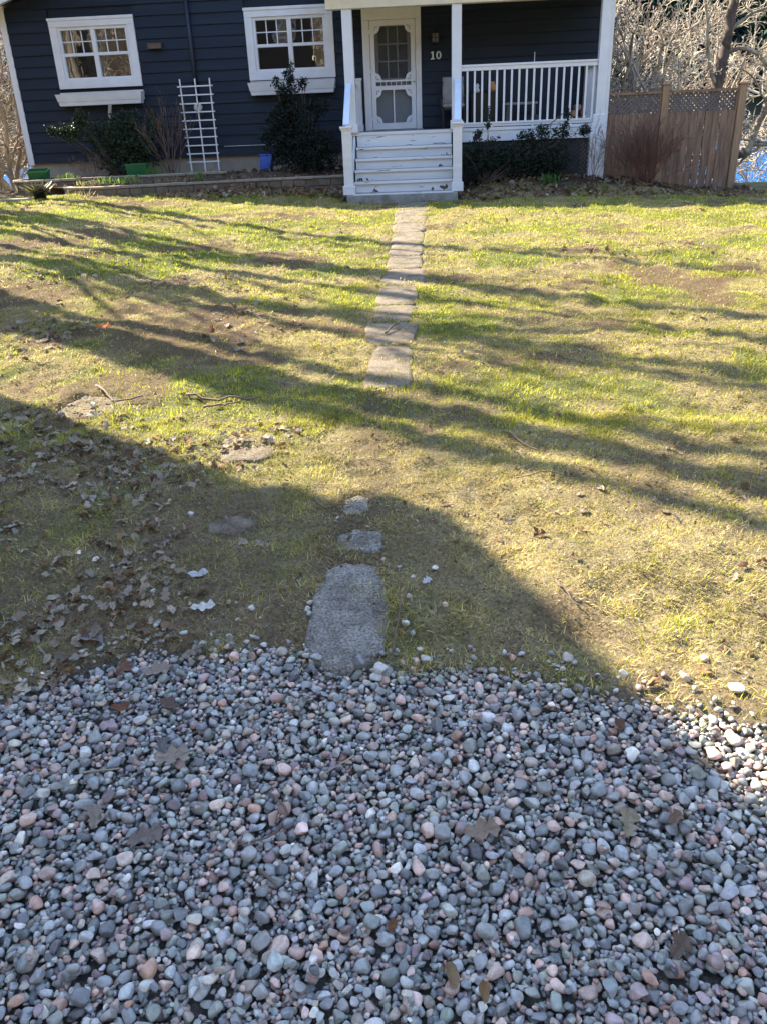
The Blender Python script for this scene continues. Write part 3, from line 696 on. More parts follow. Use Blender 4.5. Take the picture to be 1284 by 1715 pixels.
# under-porch lattice
lt = MB(); x0, x1, z0, z1 = .6, 2.96, -1.35, -.446
n = int((x1-x0+z1-z0)/.075)
for k_ in range(n):
    for sg in (0, 1):
        s0 = x0-(z1-z0)+k_*.075
        pa = [s0, z0]; pb = [s0+(z1-z0), z1]
        if pa[0] < x0: pa[1] += x0-pa[0]; pa[0] = x0
        if pb[0] > x1: pb[1] -= pb[0]-x1; pb[0] = x1
        if pb[0]-pa[0] < .02: continue
        if sg: pa[0], pb[0] = x0+x1-pa[0], x0+x1-pb[0]
        lt.bar((pa[0], PY+.02+.012*sg, pa[1]), (pb[0], PY+.02+.012*sg, pb[1]), .01, .032, (0, 0, 1))
lt.build('porch_lattice', M['darklat'], house)
MB().box(-1.4, 3.0, HY-.35, HY-.3, -1.5, -.27).box(-1.42, -1.38, PY, HY-.3, -1.5, -.27).build('crawlspace_wall', M['room'], house)

# ------------------------------------------------------------------ things on the porch
ch = empty('porch_chair', (.45, 17.85, -.21), 0, 'grey cushioned dark armchair on the porch beside the door', 'chair')
c_ = MB(); 
for xx in (.25, .66):
    c_.box(xx-.02, xx+.02, 17.62, 17.66, -.205, .17); c_.box(xx-.02, xx+.02, 18.08, 18.12, -.205, .62)
c_.box(.22, .69, 17.60, 18.14, .11, .15)
c_.box(.20, .24, 17.6, 18.1, .34, .37); c_.box(.67, .71, 17.6, 18.1, .34, .37)
c_.box(.20, .24, 17.6, 17.64, .17, .34); c_.box(.67, .71, 17.6, 17.64, .17, .34)
c_.build('chair_frame', M['black'], ch, .006)
MB().box(.245, .665, 17.59, 18.03, .152, .23).build('seat', M['grey'], ch, .03)
MB().hexa([(.245, 18.0, .22), (.665, 18.0, .22), (.665, 18.07, .22), (.245, 18.07, .22), (.25, 18.08, .70), (.66, 18.08, .70), (.66, 18.15, .70), (.25, 18.15, .70)]).build('backrest', M['grey'], ch, .03)
tb = empty('porch_table', (1.75, 17.75, -.21), 0, 'low grey table standing on the porch behind the railing', 'table')
MB().box(1.45, 2.05, 17.5, 18.0, .16, .20).build('table_top', M['grey'], tb, .006)
for xx in (1.5, 2.0):
    for yy in (17.55, 17.95): MB().box(xx-.018, xx+.018, yy-.018, yy+.018, -.208, .16).build('leg', M['lattice'], tb)
cab = empty('porch_cabinet', (1.05, 18.1, -.21), 0, 'dark low cabinet on the porch right of the armchair', 'cabinet')
MB().box(.80, 1.35, 17.95, 18.30, -.208, .40).build('cabinet_body', M['black'], cab, .008)
MB().box(.83, 1.07, 17.935, 17.949, -.15, .36).build('door', M['black'], cab); MB().box(1.085, 1.32, 17.935, 17.949, -.15, .36).build('door', M['black'], cab)
vs = empty('vase', (1.22, 18.08, .40), 0, 'orange terracotta jar on the dark porch cabinet', 'jar')
MB().lathe((1.22, 18.08, .402), [(.0, 0), (.045, 0), (.075, .06), (.07, .13), (.04, .17), (.045, .19), (.035, .19), (.0, .14)]).build('jar_body', M['orange'], vs)
v2 = empty('figurine', (.93, 18.08, .40), 0, 'small pale round-bellied ornament on the dark porch cabinet', 'ornament')
MB().lathe((.93, 18.08, .402), [(.0, 0), (.04, 0), (.05, .05), (.025, .09), (.035, .12), (.02, .16), (0, .165)]).build('ornament_body', M['meterglass'], v2)
for j, (xx, yy, zz, rr) in enumerate([(2.66, 17.5, -.14, .065), (2.82, 17.52, -.145, .06), (2.74, 17.5, -.03, .06), (2.90, 17.5, -.03, .05), (2.80, 17.51, .07, .055)]):
    o = MB().tube([(xx, yy-.18, zz), (xx, yy+.18, zz)], rr, 9).build('firewood_log', M['log'])
    tag(o, ['split log at the lower left of the porch woodpile', 'log at the lower right of the porch woodpile', 'middle-row left log in the porch woodpile', 'thin log at the right of the porch woodpile', 'topmost log of the porch woodpile'][j], 'log', 'logs stacked on the porch')
wc = empty('plant_stake', (1.94, 17.35, -.2), 0, 'thin pale stake sticking up behind the porch railing', 'stake')
MB().tube([(1.94, 17.35, -.2), (1.94, 17.35, 1.02)], .008, 6).build('stake_rod', M['meterglass'], wc)
MB().lathe((1.94, 17.35, -.21), [(0, 0), (.09, 0), (.11, .18), (.10, .18), (0, .16)]).build('pot', M['blackplastic'], wc)

# ------------------------------------------------------------------ planting bed, retaining walls
def bed_front(x): return np.interp(x, [-8.3, -8.05, -7.6, -6.75, -6.0, -4.4, -3.0, -1.6], [17.4, 16.6, 16.3, 15.95, 15.85, 16.25, 16.55, 16.75])
bx = np.linspace(-8.25, -1.6, 90); bt = np.linspace(0, 1, 26)
BX, BT = np.meshgrid(bx, bt); BYf = bed_front(BX)+.10; BYY = BYf+(HY+.02-BYf)*BT
def bedz(x, y): return np.where(y < bed_front(x)+.62, -.93, -.86)+.05*(fbm(x, y, .4, 3)-.5)
bz = bedz(BX, BYY)
i = (np.arange(25)[:, None]*90+np.arange(89)[None]).ravel()
bd = link('garden_bed', np_mesh('garden_bed', np.stack([BX.ravel(), BYY.ravel(), bz.ravel()], 1), np.stack([i, i+1, i+91, i+90], 1), True), M['soil'])
tag(bd, kind='structure')
def block_wall(pts, ztop, zbot, label, name='retaining_wall', courses_=2):
    t = empty(name, (pts[0][0], pts[0][1], zbot), 0, label, 'garden wall', 'block walls of the flower bed')
    P = [Vector((p[0], p[1], 0)) for p in pts]
    L_ = [0]
    for a, b in zip(P, P[1:]): L_.append(L_[-1]+(b-a).length)
    def at(s):
        s = max(0, min(L_[-1], s))
        for k_ in range(len(P)-1):
            if s <= L_[k_+1]+1e-9:
                f = (s-L_[k_])/max(1e-9, L_[k_+1]-L_[k_]); return P[k_].lerp(P[k_+1], f), (P[k_+1]-P[k_]).normalized()
    capm = MB(); cm = MB(); bl = .235; ch_ = (ztop-.045-zbot)/courses_
    rg = random.Random(len(pts))
    def blk(mb, s0, s1, z0, z1, d0_, d1_):
        a, ta = at(s0); b, tb2 = at(s1); na = Vector((ta.y, -ta.x, 0)); nb = Vector((tb2.y, -tb2.x, 0))
        mb.hexa([a+na*d0_+Vector((0, 0, z0)), b+nb*d0_+Vector((0, 0, z0)), b-nb*d1_+Vector((0, 0, z0)), a-na*d1_+Vector((0, 0, z0)),
                 a+na*d0_+Vector((0, 0, z1)), b+nb*d0_+Vector((0, 0, z1)), b-nb*d1_+Vector((0, 0, z1)), a-na*d1_+Vector((0, 0, z1))])
    for c__ in range(courses_):
        s = -(.5*bl if c__ % 2 else 0)
        while s < L_[-1]-.02:
            blk(cm, max(0, s)+.004, min(L_[-1], s+bl)-.004, zbot+c__*ch_+.003, zbot+(c__+1)*ch_-.003, rg.uniform(-.006, .008)+.0, .12); s += bl
    s = 0
    while s < L_[-1]-.02:
        blk(capm, s+.003, min(L_[-1], s+.30)-.003, ztop-.045+rg.uniform(0, .003), ztop+rg.uniform(-.004, .004), .022+rg.uniform(-.004, .006), .15); s += .30
    cm.build('block_course', M['block'], t, .006); capm.build('cap_course', M['blockcap'], t, .006)
xs = np.linspace(-6.75, -1.62, 26)
block_wall([(-6.98, 16.35), (-6.90, 16.1)]+[(float(x), float(bed_front(x))) for x in xs], -.925, -1.36, 'low curved block wall in front of the flower bed, running to the steps', courses_=3)
block_wall([(-8.2, 17.3), (-8.15, 16.75), (-8.0, 16.45), (-7.6, 16.38), (-7.1, 16.55), (-6.6, 16.72), (-6.1, 16.8), (-5.0, 16.95), (-4.0, 17.1)], -.80, -1.3, 'upper block wall at the left house corner under the green crate', courses_=3)
# fill behind the upper wall
tm = empty('edging_timber', (-7.9, 15.1, -1.12), 0, 'weathered grey timber lying at the lawn edge, far left', 'timber')
MB().bar((-9.6, 14.95, -1.09), (-7.12, 15.1, -1.07), .14, .10).build('timber_beam', M['timber'], tm, .012)

# crates
def crate(name, loc, rz, tilt, size, mtl, label, cat, rim=True):
    t = empty(name, loc, rz, label, cat); t.rotation_euler = (tilt, 0, rz)
    w_, d_, h_ = size; 
    m_ = MB(); t2 = .008; tp = .04
    def wall(a, b): pass
    xb, yb, xt, yt = w_/2-tp/2, d_/2-tp/2, w_/2, d_/2
    m_.hexa([(-xb, -yb, 0), (xb, -yb, 0), (xb, yb, 0), (-xb, yb, 0), (-xb, -yb, .01), (xb, -yb, .01), (xb, yb, .01), (-xb, yb, .01)])
    m_.hexa([(-xb, -yb, .01), (xb, -yb, .01), (xb, -yb+t2, .01), (-xb, -yb+t2, .01), (-xt, -yt, h_), (xt, -yt, h_), (xt, -yt+t2, h_), (-xt, -yt+t2, h_)])
    m_.hexa([(-xb, yb-t2, .01), (xb, yb-t2, .01), (xb, yb, .01), (-xb, yb, .01), (-xt, yt-t2, h_), (xt, yt-t2, h_), (xt, yt, h_), (-xt, yt, h_)])
    m_.hexa([(-xb, -yb+t2, .01), (-xb+t2, -yb+t2, .01), (-xb+t2, yb-t2, .01), (-xb, yb-t2, .01), (-xt, -yt+t2, h_), (-xt+t2, -yt+t2, h_), (-xt+t2, yt-t2, h_), (-xt, yt-t2, h_)])
    m_.hexa([(xb-t2, -yb+t2, .01), (xb, -yb+t2, .01), (xb, yb-t2, .01), (xb-t2, yb-t2, .01), (xt-t2, -yt+t2, h_), (xt, -yt+t2, h_), (xt, yt-t2, h_), (xt-t2, yt-t2, h_)])
    for k_ in range(7):
        xx = -w_/2*.8+w_*.8*k_/6; m_.box(xx-.005, xx+.005, -yb-.018, -yb+.0, .02, h_*.8)
    def lk2(mb, nm):
        o = mb.build(nm, mtl); o.parent = t; return o
    lk2(m_, 'crate_body')
    r = MB(); r.box(-xt-.012, xt+.012, -yt-.012, -yt+.004, h_-.025, h_+.004); r.box(-xt-.012, xt+.012, yt-.004, yt+.012, h_-.025, h_+.004)
    r.box(-xt-.012, -xt+.004, -yt+.004, yt-.004, h_-.025, h_+.004); r.box(xt-.004, xt+.012, -yt+.004, yt-.004, h_-.025, h_+.004); lk2(r, 'rim')
    return t
crate('plastic_crate', (-7.72, 16.98, -.84), rad(12), rad(8), (.38, .30, .20), M['greenplastic'], 'green plastic crate tilted on the block wall at the house corner', 'crate')
crate('plastic_crate', (-5.83, 17.35, -.86), rad(-3), rad(0), (.42, .30, .25), M['greenplastic'], 'green plastic crate standing in the bed right of the stake', 'crate')
crate('recycling_box', (-3.33, 17.75, -.86), rad(-8), rad(-30), (.25, .20, .30), M['blueplastic'], 'small blue plastic basket against the foundation beside the dark shrub', 'basket')

# trellis
tr = empty('garden_trellis', (-4.64, 17.9, -.86), 0, 'white wooden ladder trellis leaning before the navy wall', 'trellis')
for xa, xb in ((-4.945, -4.915), (-4.64, -4.63), (-4.345, -4.345)):
    MB().bar((xa, 18.0, .87), (xb, 17.95, -.86), .024, .02, (0, 1, 0)).build('upright', M['whitewood'], tr)
for k_ in range(10):
    z = .735-.153*k_; MB().box(-5.0+.003*k_, -4.285-.003*k_, 17.965+.0*k_-.012, 17.965, z-.011, z+.011).build('rung', M['whitewood'], tr)
# stake under the window box
sk_ = empty('support_stake', (-6.60, 17.95, -.86), 0, 'slim bare wooden stake propping the left window box', 'stake')
MB().tube([(-6.60, 17.98, -.90), (-6.53, 18.0, 0), (-6.44, 18.04, .49)], [.036, .035, .034], 9).build('stake_pole', M['stake'], sk_)

# ------------------------------------------------------------------ fence
fn = empty('garden_fence', (4.5, 17.0, -1.3), 0, 'weathered brown board fence with lattice top right of the porch', 'fence')
fy = 17.0
def fpost(x, zt, zb, w_=.125):
    p = MB(); p.box(x-w_/2, x+w_/2, fy-w_/2, fy+w_/2, zb, zt); p.box(x-w_/2-.015, x+w_/2+.015, fy-w_/2-.015, fy+w_/2+.015, zt, zt+.03)
    return p.build('fence_post', M['fencepost'], fn, .005)
fpost(4.31, .37, -1.4); fpost(5.69, .33, -1.6, .13)
rg = random.Random(3)
for (a, b, z0, z1) in ((3.28, 4.245, -1.12, -1.33), (4.375, 5.62, -1.33, -1.44)):
    n = int(round((b-a)/.137)); wd = (b-a)/n
    for k_ in range(n):
        xa = a+k_*wd+rg.uniform(.002, .006); xb = a+(k_+1)*wd-rg.uniform(.003, .013); f_ = (k_+.5)/n
        zb = z0+(z1-z0)*f_+rg.uniform(-.01, .01); zt = -.085+rg.uniform(-.006, .006); sk2 = rg.uniform(-.006, .006); yy = fy-.035
        MB().hexa([(xa+sk2, yy, zb), (xb+sk2, yy, zb), (xb+sk2, yy+.018, zb), (xa+sk2, yy+.018, zb), (xa, yy, zt), (xb, yy, zt), (xb, yy+.018, zt), (xa, yy+.018, zt)]).build('board', M['fence'], fn)
    for (ya, za, zb_) in ((.03, .235, .28), (.016, -.14, -.095), (.016, -.9, -.83), (.016, -1.25, -1.18)):
        MB().box(a, b, fy-ya, fy+.03, za, zb_).build('fence_rail', M['fence'], fn)
    MB().box(b-.03, b, fy-.025, fy+.025, -.094, .234).build('fence_stile', M['fence'], fn)
    l_ = MB(); p0, p1 = -.094, .234; hgt = p1-p0
    for sg in (0, 1):
        s0 = a-hgt
        while s0 < b:
            pa = [s0, p0]; pb = [s0+hgt, p1]
            if pa[0] < a: pa[1] += a-pa[0]; pa[0] = a
            if pb[0] > b-.03: pb[1] -= pb[0]-(b-.03); pb[0] = b-.03
            if pb[0]-pa[0] > .01:
                qa, qb = pa[0], pb[0]
                if sg: qa, qb = a+b-.03-pa[0], a+b-.03-pb[0]
                l_.bar((qa, fy+.0+.009*sg, pa[1]), (qb, fy+.0+.009*sg, pb[1]), .008, .034)
            s0 += .082
    l_.build('lattice_panel', M['lattice'], fn)

# ------------------------------------------------------------------ neighbouring building (out of frame, casts the big shade)
bl_c = Vector((-7.31, 8.05, 0)); e1 = Vector((.41, -.912, 0)); e2 = Vector((-.912, -.41, 0))
nb = empty('neighbour_building', (bl_c.x, bl_c.y, -1.45), 0, 'tall narrow dark brown outbuilding left of the lawn casting the large shadow', 'building')
def P2(a, b, z): q = bl_c+e1*a+e2*b; return (q.x, q.y, z)
H0, H1 = -1.7, 5.76; Lb, Wb = 7.2, 2.2
m_ = MB(); m_.hexa([P2(0, Wb, H0), P2(0, 0, H0), P2(Lb, 0, H0), P2(Lb, Wb, H0), P2(0, Wb, H1-.24), P2(0, 0, H1-.24), P2(Lb, 0, H1-.24), P2(Lb, Wb, H1-.24)]); m_.build('wall', mat('brown_boards', (.075, .058, .045), .7, .1, 3, .4, 30, stretch=(.2, .2, 5)), nb)
m_ = MB(); m_.hexa([P2(-.32, Wb+.05, H1-.235), P2(-.32, -.05, H1-.235), P2(Lb+.3, -.05, H1-.235), P2(Lb+.3, Wb+.05, H1-.235), P2(-.32, Wb+.05, H1), P2(-.32, -.05, H1), P2(Lb+.3, -.05, H1), P2(Lb+.3, Wb+.05, H1)]); m_.build('roof', M['roof'], nb)
for a in (1.2, 4.6):
    for z in (-.2, 2.6):
        m_ = MB(); m_.hexa([P2(a, .0, z), P2(a, -.04, z), P2(a+1.1, -.04, z), P2(a+1.1, 0, z), P2(a, .0, z+1.3), P2(a, -.04, z+1.3), P2(a+1.1, -.04, z+1.3), P2(a+1.1, 0, z+1.3)])
        wq = m_.build('window', M['white'], nb)
        MB().add([P2(a+.1, -.045, z+.1), P2(a+1.0, -.045, z+.1), P2(a+1.0, -.045, z+1.2), P2(a+.1, -.045, z+1.2)], [(3, 2, 1, 0)]).build('pane', M['glass'], wq)

# ------------------------------------------------------------------ branching plants
def branch_tree(seed, height, r0_, levels, spread=.6, up_=.25, nb_=(4, 6), segs=7, wob=.12, base_dirs=None, minr=.004, twigk=3, lenf=.62, start=.3, droop=0.0):
    """returns (trunk mesh data, crown mesh data)"""
    rg = np.random.default_rng(seed); TV, TF, CV, CF = [], [], [], []; cnt = [0, 0]
    def emit(P, R, k, lvl):
        v, f = tube_np(P, R, k)
        if lvl == 0: TV.append(v); TF.append(f+cnt[0]); cnt[0] += len(v)
        else: CV.append(v); CF.append(f+cnt[1]); cnt[1] += len(v)
    def grow(p, d, ln, r, lvl):
        n = segs if lvl < 2 else (5 if lvl == 2 else 4)
        P = [p]; D = [d]; 
        for s in range(n):
            d = d+rg.normal(0, wob*(1+.4*lvl), 3)+np.array([0, 0, up_*.22 if lvl < 3 else up_*.1-droop]); d /= np.linalg.norm(d)
            p = p+d*ln/n; P.append(p); D.append(d)
        P = np.array(P); tf = np.linspace(0, 1, n+1); R = np.maximum(r*(1-.72*tf), minr*.8)
        emit(P, R, 8 if lvl == 0 else (5 if lvl == 1 else twigk), lvl)
        if lvl >= levels: return
        nbn = rg.integers(nb_[0], nb_[1]+1)+(1 if lvl == 0 else 0)
        for b in range(nbn):
            t_ = start+(1-start)*(b+rg.random())/nbn; t_ = min(.98, t_); i_ = min(n-1, int(t_*n)); q = P[i_]+(P[i_+1]-P[i_])*(t_*n-i_)
            ax = np.cross(D[i_], rg.normal(0, 1, 3)); ax /= np.linalg.norm(ax)
            nd = D[i_]*math.cos(spread)+ax*math.sin(spread*rg.uniform(.8, 1.3)); nd /= np.linalg.norm(nd)
            grow(q, nd, ln*lenf*rg.uniform(.7, 1.15)*(1-.35*t_), max(minr, r*(1-.72*t_)*.62), lvl+1)
    for (d, f) in (base_dirs or [((0, 0, 1), 1)]):
        d = np.array(d, float); d /= np.linalg.norm(d); off = rg.normal(0, .05, 3)*(0 if not base_dirs or len(base_dirs) == 1 else 1); off[2] = 0
        grow(off, d, height*f, r0_*f, 0)
    tm_ = (np.concatenate(TV), np.concatenate(TF)); cm_ = (np.concatenate(CV), np.concatenate(CF))
    return tm_, cm_
def plant_proto(name, data, tmat, cmat, label, cat, group, loc, rz=0, tn='trunk', cn='branches'):
    t = empty(name, loc, rz, label, cat, group)
    a = link(tn, np_mesh(tn, *data[0], True), tmat); a.parent = t
    b = link(cn, np_mesh(cn, *data[1], True), cmat); b.parent = t
    return t
def replant(o, loc, rz, s, label, group=None):
    c = copy_tree(o); c.location = loc; c.rotation_euler = (0, 0, rz); c.scale = (s, s, s); c['label'] = label
    if group: c['group'] = group
    return c

multi = [((.35, .1, 1), 1), ((-.4, .2, 1), .9), ((.05, -.4, 1), .85), ((-.1, .45, 1), .95), ((.5, -.3, .8), .7)]
brushA = branch_tree(11, 4.4, .085, 4, .62, .14, (3, 5), wob=.16, base_dirs=multi, minr=.009, lenf=.64, start=.15, segs=8)
brushB = branch_tree(12, 5.2, .10, 4, .60, .16, (3, 5), wob=.15, base_dirs=multi[:4], minr=.009, lenf=.62, start=.15, segs=8)
brushC = branch_tree(13, 3.4, .07, 4, .72, .08, (3, 4), wob=.18, base_dirs=multi, minr=.009, lenf=.68, start=.1, segs=8)
GB = 'bare lakeside thicket trees'
pA = plant_proto('bare_tree', brushA, M['twig'], M['twig'], '', 'tree', GB, (0, 0, 0))
pB = plant_proto('bare_tree', brushB, M['twig'], M['twig'], '', 'tree', GB, (0, 0, 0))
pC = plant_proto('bare_tree', brushC, M['twig'], M['twig'], '', 'tree', GB, (0, 0, 0))
spots = [  # x, y, proto, scale
 (4.3, 21.2, pA, 1.0), (5.1, 22.3, pB, .95), (4.9, 28.5, pA, 1.3), (5.4, 24.6, pB, 1.2), (14.2, 25.2, pB, 1.45), (13.8, 22.5, pC, 1.3), (12.6, 28.0, pA, 1.9), (15.5, 30.5, pA, 1.5), (16.5, 27.0, pC, 1.7), (6.6, 29.5, pB, 1.7), (5.3, 19.6, pC, .9),
 (-11.0, 21.5, pA, 1.1), (-12.6, 23.5, pB, 1.3), (-10.2, 24.5, pC, 1.5), (-13.6, 26.5, pA, 1.6), (-11.6, 28.0, pB, 1.6), (-9.8, 20.0, pC, 1.0)]
BL = ['pale twiggy tree directly behind the left fence panel', 'tall many-stemmed pale tree behind the fence post', 'cream barked tree behind the right lattice panel', 'wide crowned pale tree in the second row behind the fence',
      'large bare tree at the right picture edge by the lake', 'low tangled thicket behind the right fence panel', 'distant bare tree above the far right fence end', 'bare tree tight against the porch column, behind others',
      'rounded thicket at the water, far right', 'farthest bare tree over the lattice by the lake', 'short pale bush just behind the middle fence post',
      'pale bare tree left of the house corner, near the wall', 'bare tree at the left picture edge in the second row', 'tangled thicket seen between corner board and picture edge', 'farther bare tree at the left edge before the lake',
      'tall distant bare tree left of the house', 'low pale bush at the foot of the left house corner']
used = set()
for i, (x, y, p, s) in enumerate(spots):
    loc = (x, y, gz1(x, y)-.05); rz = i*1.37
    if p.name not in used:
        used.add(p.name); p.location = loc; p.rotation_euler = (0, 0, rz); p.scale = (s, s, s); p['label'] = BL[i]
    else: replant(p, loc, rz, s, BL[i])

# tall trees: shadow casters left of the lawn, and woods behind the viewer that the panes reflect
tallA = branch_tree(21, 18, .27, 3, .45, .3, (3, 4), wob=.022, minr=.012, lenf=.28, start=.80, segs=10)
tallB = branch_tree(22, 16, .22, 3, .5, .28, (3, 4), wob=.03, minr=.012, lenf=.34, start=.5, segs=9)
tA = plant_proto('bare_tree', tallA, M['bark'], M['bark'], '', 'tree', 'tall bare trees', (0, 0, 0))
tB = plant_proto('bare_tree', tallB, M['bark'], M['bark'], '', 'tree', 'tall bare trees', (0, 0, 0))
tallC = branch_tree(23, 11.5, .085, 3, .5, .3, (5, 7), wob=.03, minr=.010, lenf=.27, start=.25, segs=9)
tC = plant_proto('bare_tree', tallC, M['bark'], M['bark'], '', 'tree', 'slender saplings', (0, 0, 0))
def upsun(s, t): return (.586*s+SX*t, .81*s+SY*t)
SH = [(3.40, 14.5, tA, .95), (3.0, 16.5, tA, .9), (3.86, 15.4, tA, .7), (4.35, 16.0, tB, .95), (5.05, 15.0, tB, .62), (5.75, 18.5, tB, .8), (6.45, 17.0, tA, .85), (7.3, 19.5, tB, .75), (8.4, 21, tA, .8), (4.7, 15.0, tC, 1.0), (5.4, 16.5, tC, 1.1), (6.0, 16.0, tC, .9), (3.3, 18.5, tC, 1.15), (6.9, 17.5, tC, 1.0), (4.05, 20.0, tC, 1.2), (7.8, 18.5, tC, 1.0)]
SHL = ['thickest bare tree beyond the left edge whose shadow crosses the lawn', 'bare tree farther back between the thick one and the brown outbuilding', 'bare tree behind the thickest one left of the lawn', 'third bare tree left of the lawn', 'slender young bare tree left of the lawn', 'slim bare tree fifth from the building, left of the lawn',
       'bare tree casting the streak over the bright grass', 'thin bare tree near the left house corner, out of frame', 'bare tree on the bank left of the house', 'first slender sapling left of the lawn, nearest the brown outbuilding', 'second slender sapling left of the lawn', 'third slender sapling left of the lawn', 'sapling standing behind the thickest tree', 'fourth slender sapling, toward the house corner', 'sapling far back on the slope left of the lawn', 'sapling nearest the left house corner']
used = set()
for i, (s, t, p, sc) in enumerate(SH):
    x, y = upsun(s, t); loc = (x, y, gz1(x, y)-.1); rz = i*2.1
    if p.name not in used: used.add(p.name); p.location = loc; p.rotation_euler = (0, 0, rz); p.scale = (sc,)*3; p['label'] = SHL[i]
    else: replant(p, loc, rz, sc, SHL[i])
RG2 = random.Random(5)
for i in range(30):
    x = -30+i*1.6+RG2.uniform(-.8, .8); y = -7-RG2.uniform(0, 14)
    p = tA if i % 2 else tB
    c = replant(p, (x, y, gz1(x, y)-.1), RG2.uniform(0, 6), RG2.uniform(.75, 1.2), 'bare tree in the woods across the drive behind the viewer', 'woods behind the viewer')
for i in range(14):
    x = -28+i*3.2; y = -6-RG2.uniform(0, 5); replant([pA, pB][i % 2], (x, y, gz1(x, y)), i*1.1, 1.5, 'pale thicket in the woods behind the viewer', 'thickets behind the viewer')

# trunk and big limb at the right edge
rt_ = empty('leaning_tree', (7.9, 20.6, gz1(7.9, 20.6)), 0, 'leaning dark trunk with a heavy sawn limb over the lake, right edge', 'tree')
def limb(mb, pts, rs, k=9):
    P = np.array(pts, float); n = 6*(len(P)-1)+1; t = np.linspace(0, len(P)-1, n)
    Q = np.stack([np.interp(t, range(len(P)), P[:, j]) for j in range(3)], 1); R = np.interp(t, range(len(P)), rs)
    for _ in range(3): Q[1:-1] = (Q[:-2]+2*Q[1:-1]+Q[2:])/4
    Q[1:-1] += np.random.default_rng(len(P)).normal(0, .008, (n-2, 3)); mb.tube(Q, R, k)
a_ = MB(); limb(a_, [(7.9, 20.6, -2.6), (7.0, 20.5, -1.9), (6.2, 20.5, -.9), (6.25, 20.5, .2), (6.36, 20.5, .95), (6.40, 20.5, 1.7), (6.5, 20.5, 2.6), (6.9, 20.6, 4.0)], [.20, .18, .15, .13, .12, .11, .10, .07])
a_.build('trunk', M['barkdark'], rt_)
a_ = MB()
limb(a_, [(7.75, 20.5, 1.0), (7.55, 20.5, .55), (7.46, 20.5, .26), (7.40, 20.5, -.09), (7.27, 20.5, -.50), (7.19, 20.5, -.80), (7.10, 20.48, -.97), (6.94, 20.45, -1.03)], [.045, .055, .06, .065, .08, .095, .10, .085])
limb(a_, [(7.19, 20.5, -.82), (7.6, 20.5, -.82), (8.3, 20.6, -.86), (8.8, 20.6, -1.3), (8.6, 20.6, -3)], [.05, .05, .06, .10, .14])
limb(a_, [(7.6, 20.5, -.80), (7.2, 20.45, -.72), (6.8, 20.4, -.72)], [.03, .028, .02])
limb(a_, [(7.45, 20.5, -.86), (7.15, 20.5, -1.05), (6.9, 20.5, -1.32), (6.7, 20.5, -1.5)], [.03, .03, .025, .02])
limb(a_, [(6.36, 20.5, 1.0), (6.7, 20.45, 1.12), (7.0, 20.4, 1.0), (7.35, 20.4, .7), (7.5, 20.4, .3)], [.05, .045, .04, .035, .03])
limb(a_, [(6.38, 20.5, 1.4), (6.8, 20.4, 1.75), (7.4, 20.4, 1.85)], [.045, .035, .02])
limb(a_, [(6.3, 20.5, .3), (6.0, 20.4, .9), (5.9, 20.4, 1.6), (5.7, 20.4, 2.4)], [.05, .045, .035, .02])
limb(a_, [(7.4, 20.5, 0.0), (7.1, 20.4, .45), (6.75, 20.4, .7)], [.025, .02, .012])
for sd2, (bx_, by_, bz_) in enumerate([(7.5, 20.5, .5), (7.0, 20.4, 1.0), (5.9, 20.4, 1.5), (6.8, 20.4, 1.75)]):
    tm_, cm_ = branch_tree(50+sd2, .9, .018, 3, .8, .05, (3, 4), wob=.2, minr=.005, lenf=.7, base_dirs=[((random.uniform(-1, 1), random.uniform(-.5, .5), .4), 1)])
    for (v, f) in (tm_, cm_): a_.add((v+np.array([bx_, by_, bz_])).tolist(), f.tolist(), True)
a_.build('branches', M['limb'], rt_)

# ------------------------------------------------------------------ leaves helper
def leaf_cloud(C, D, L_, W_, tint, fold=.35, roll=None):
    """C centre, D direction (n,3), length, width; 4 verts, 2 tris each"""
    n = len(C); D = D/np.linalg.norm(D, axis=1)[:, None]
    r = RNG.normal(0, 1, (n, 3)); S = np.cross(D, r); S /= np.linalg.norm(S, axis=1)[:, None]; N_ = np.cross(S, D)
    L2 = np.asarray(L_).reshape(-1, 1)*np.ones((n, 1)); W2_ = np.asarray(W_).reshape(-1, 1)*np.ones((n, 1))
    b = C-D*L2/2; t = C+D*L2/2; l = C+S*W2_/2+N_*W2_*fold; r_ = C-S*W2_/2+N_*W2_*fold
    V = np.stack([b, l, t, r_], 1).reshape(-1, 3); i = np.arange(n)[:, None]*4
    F = np.concatenate([i+np.array([[0, 2, 1]]), i+np.array([[0, 3, 2]])]); T = np.repeat(tint, 4, 0)
    return V, F, T
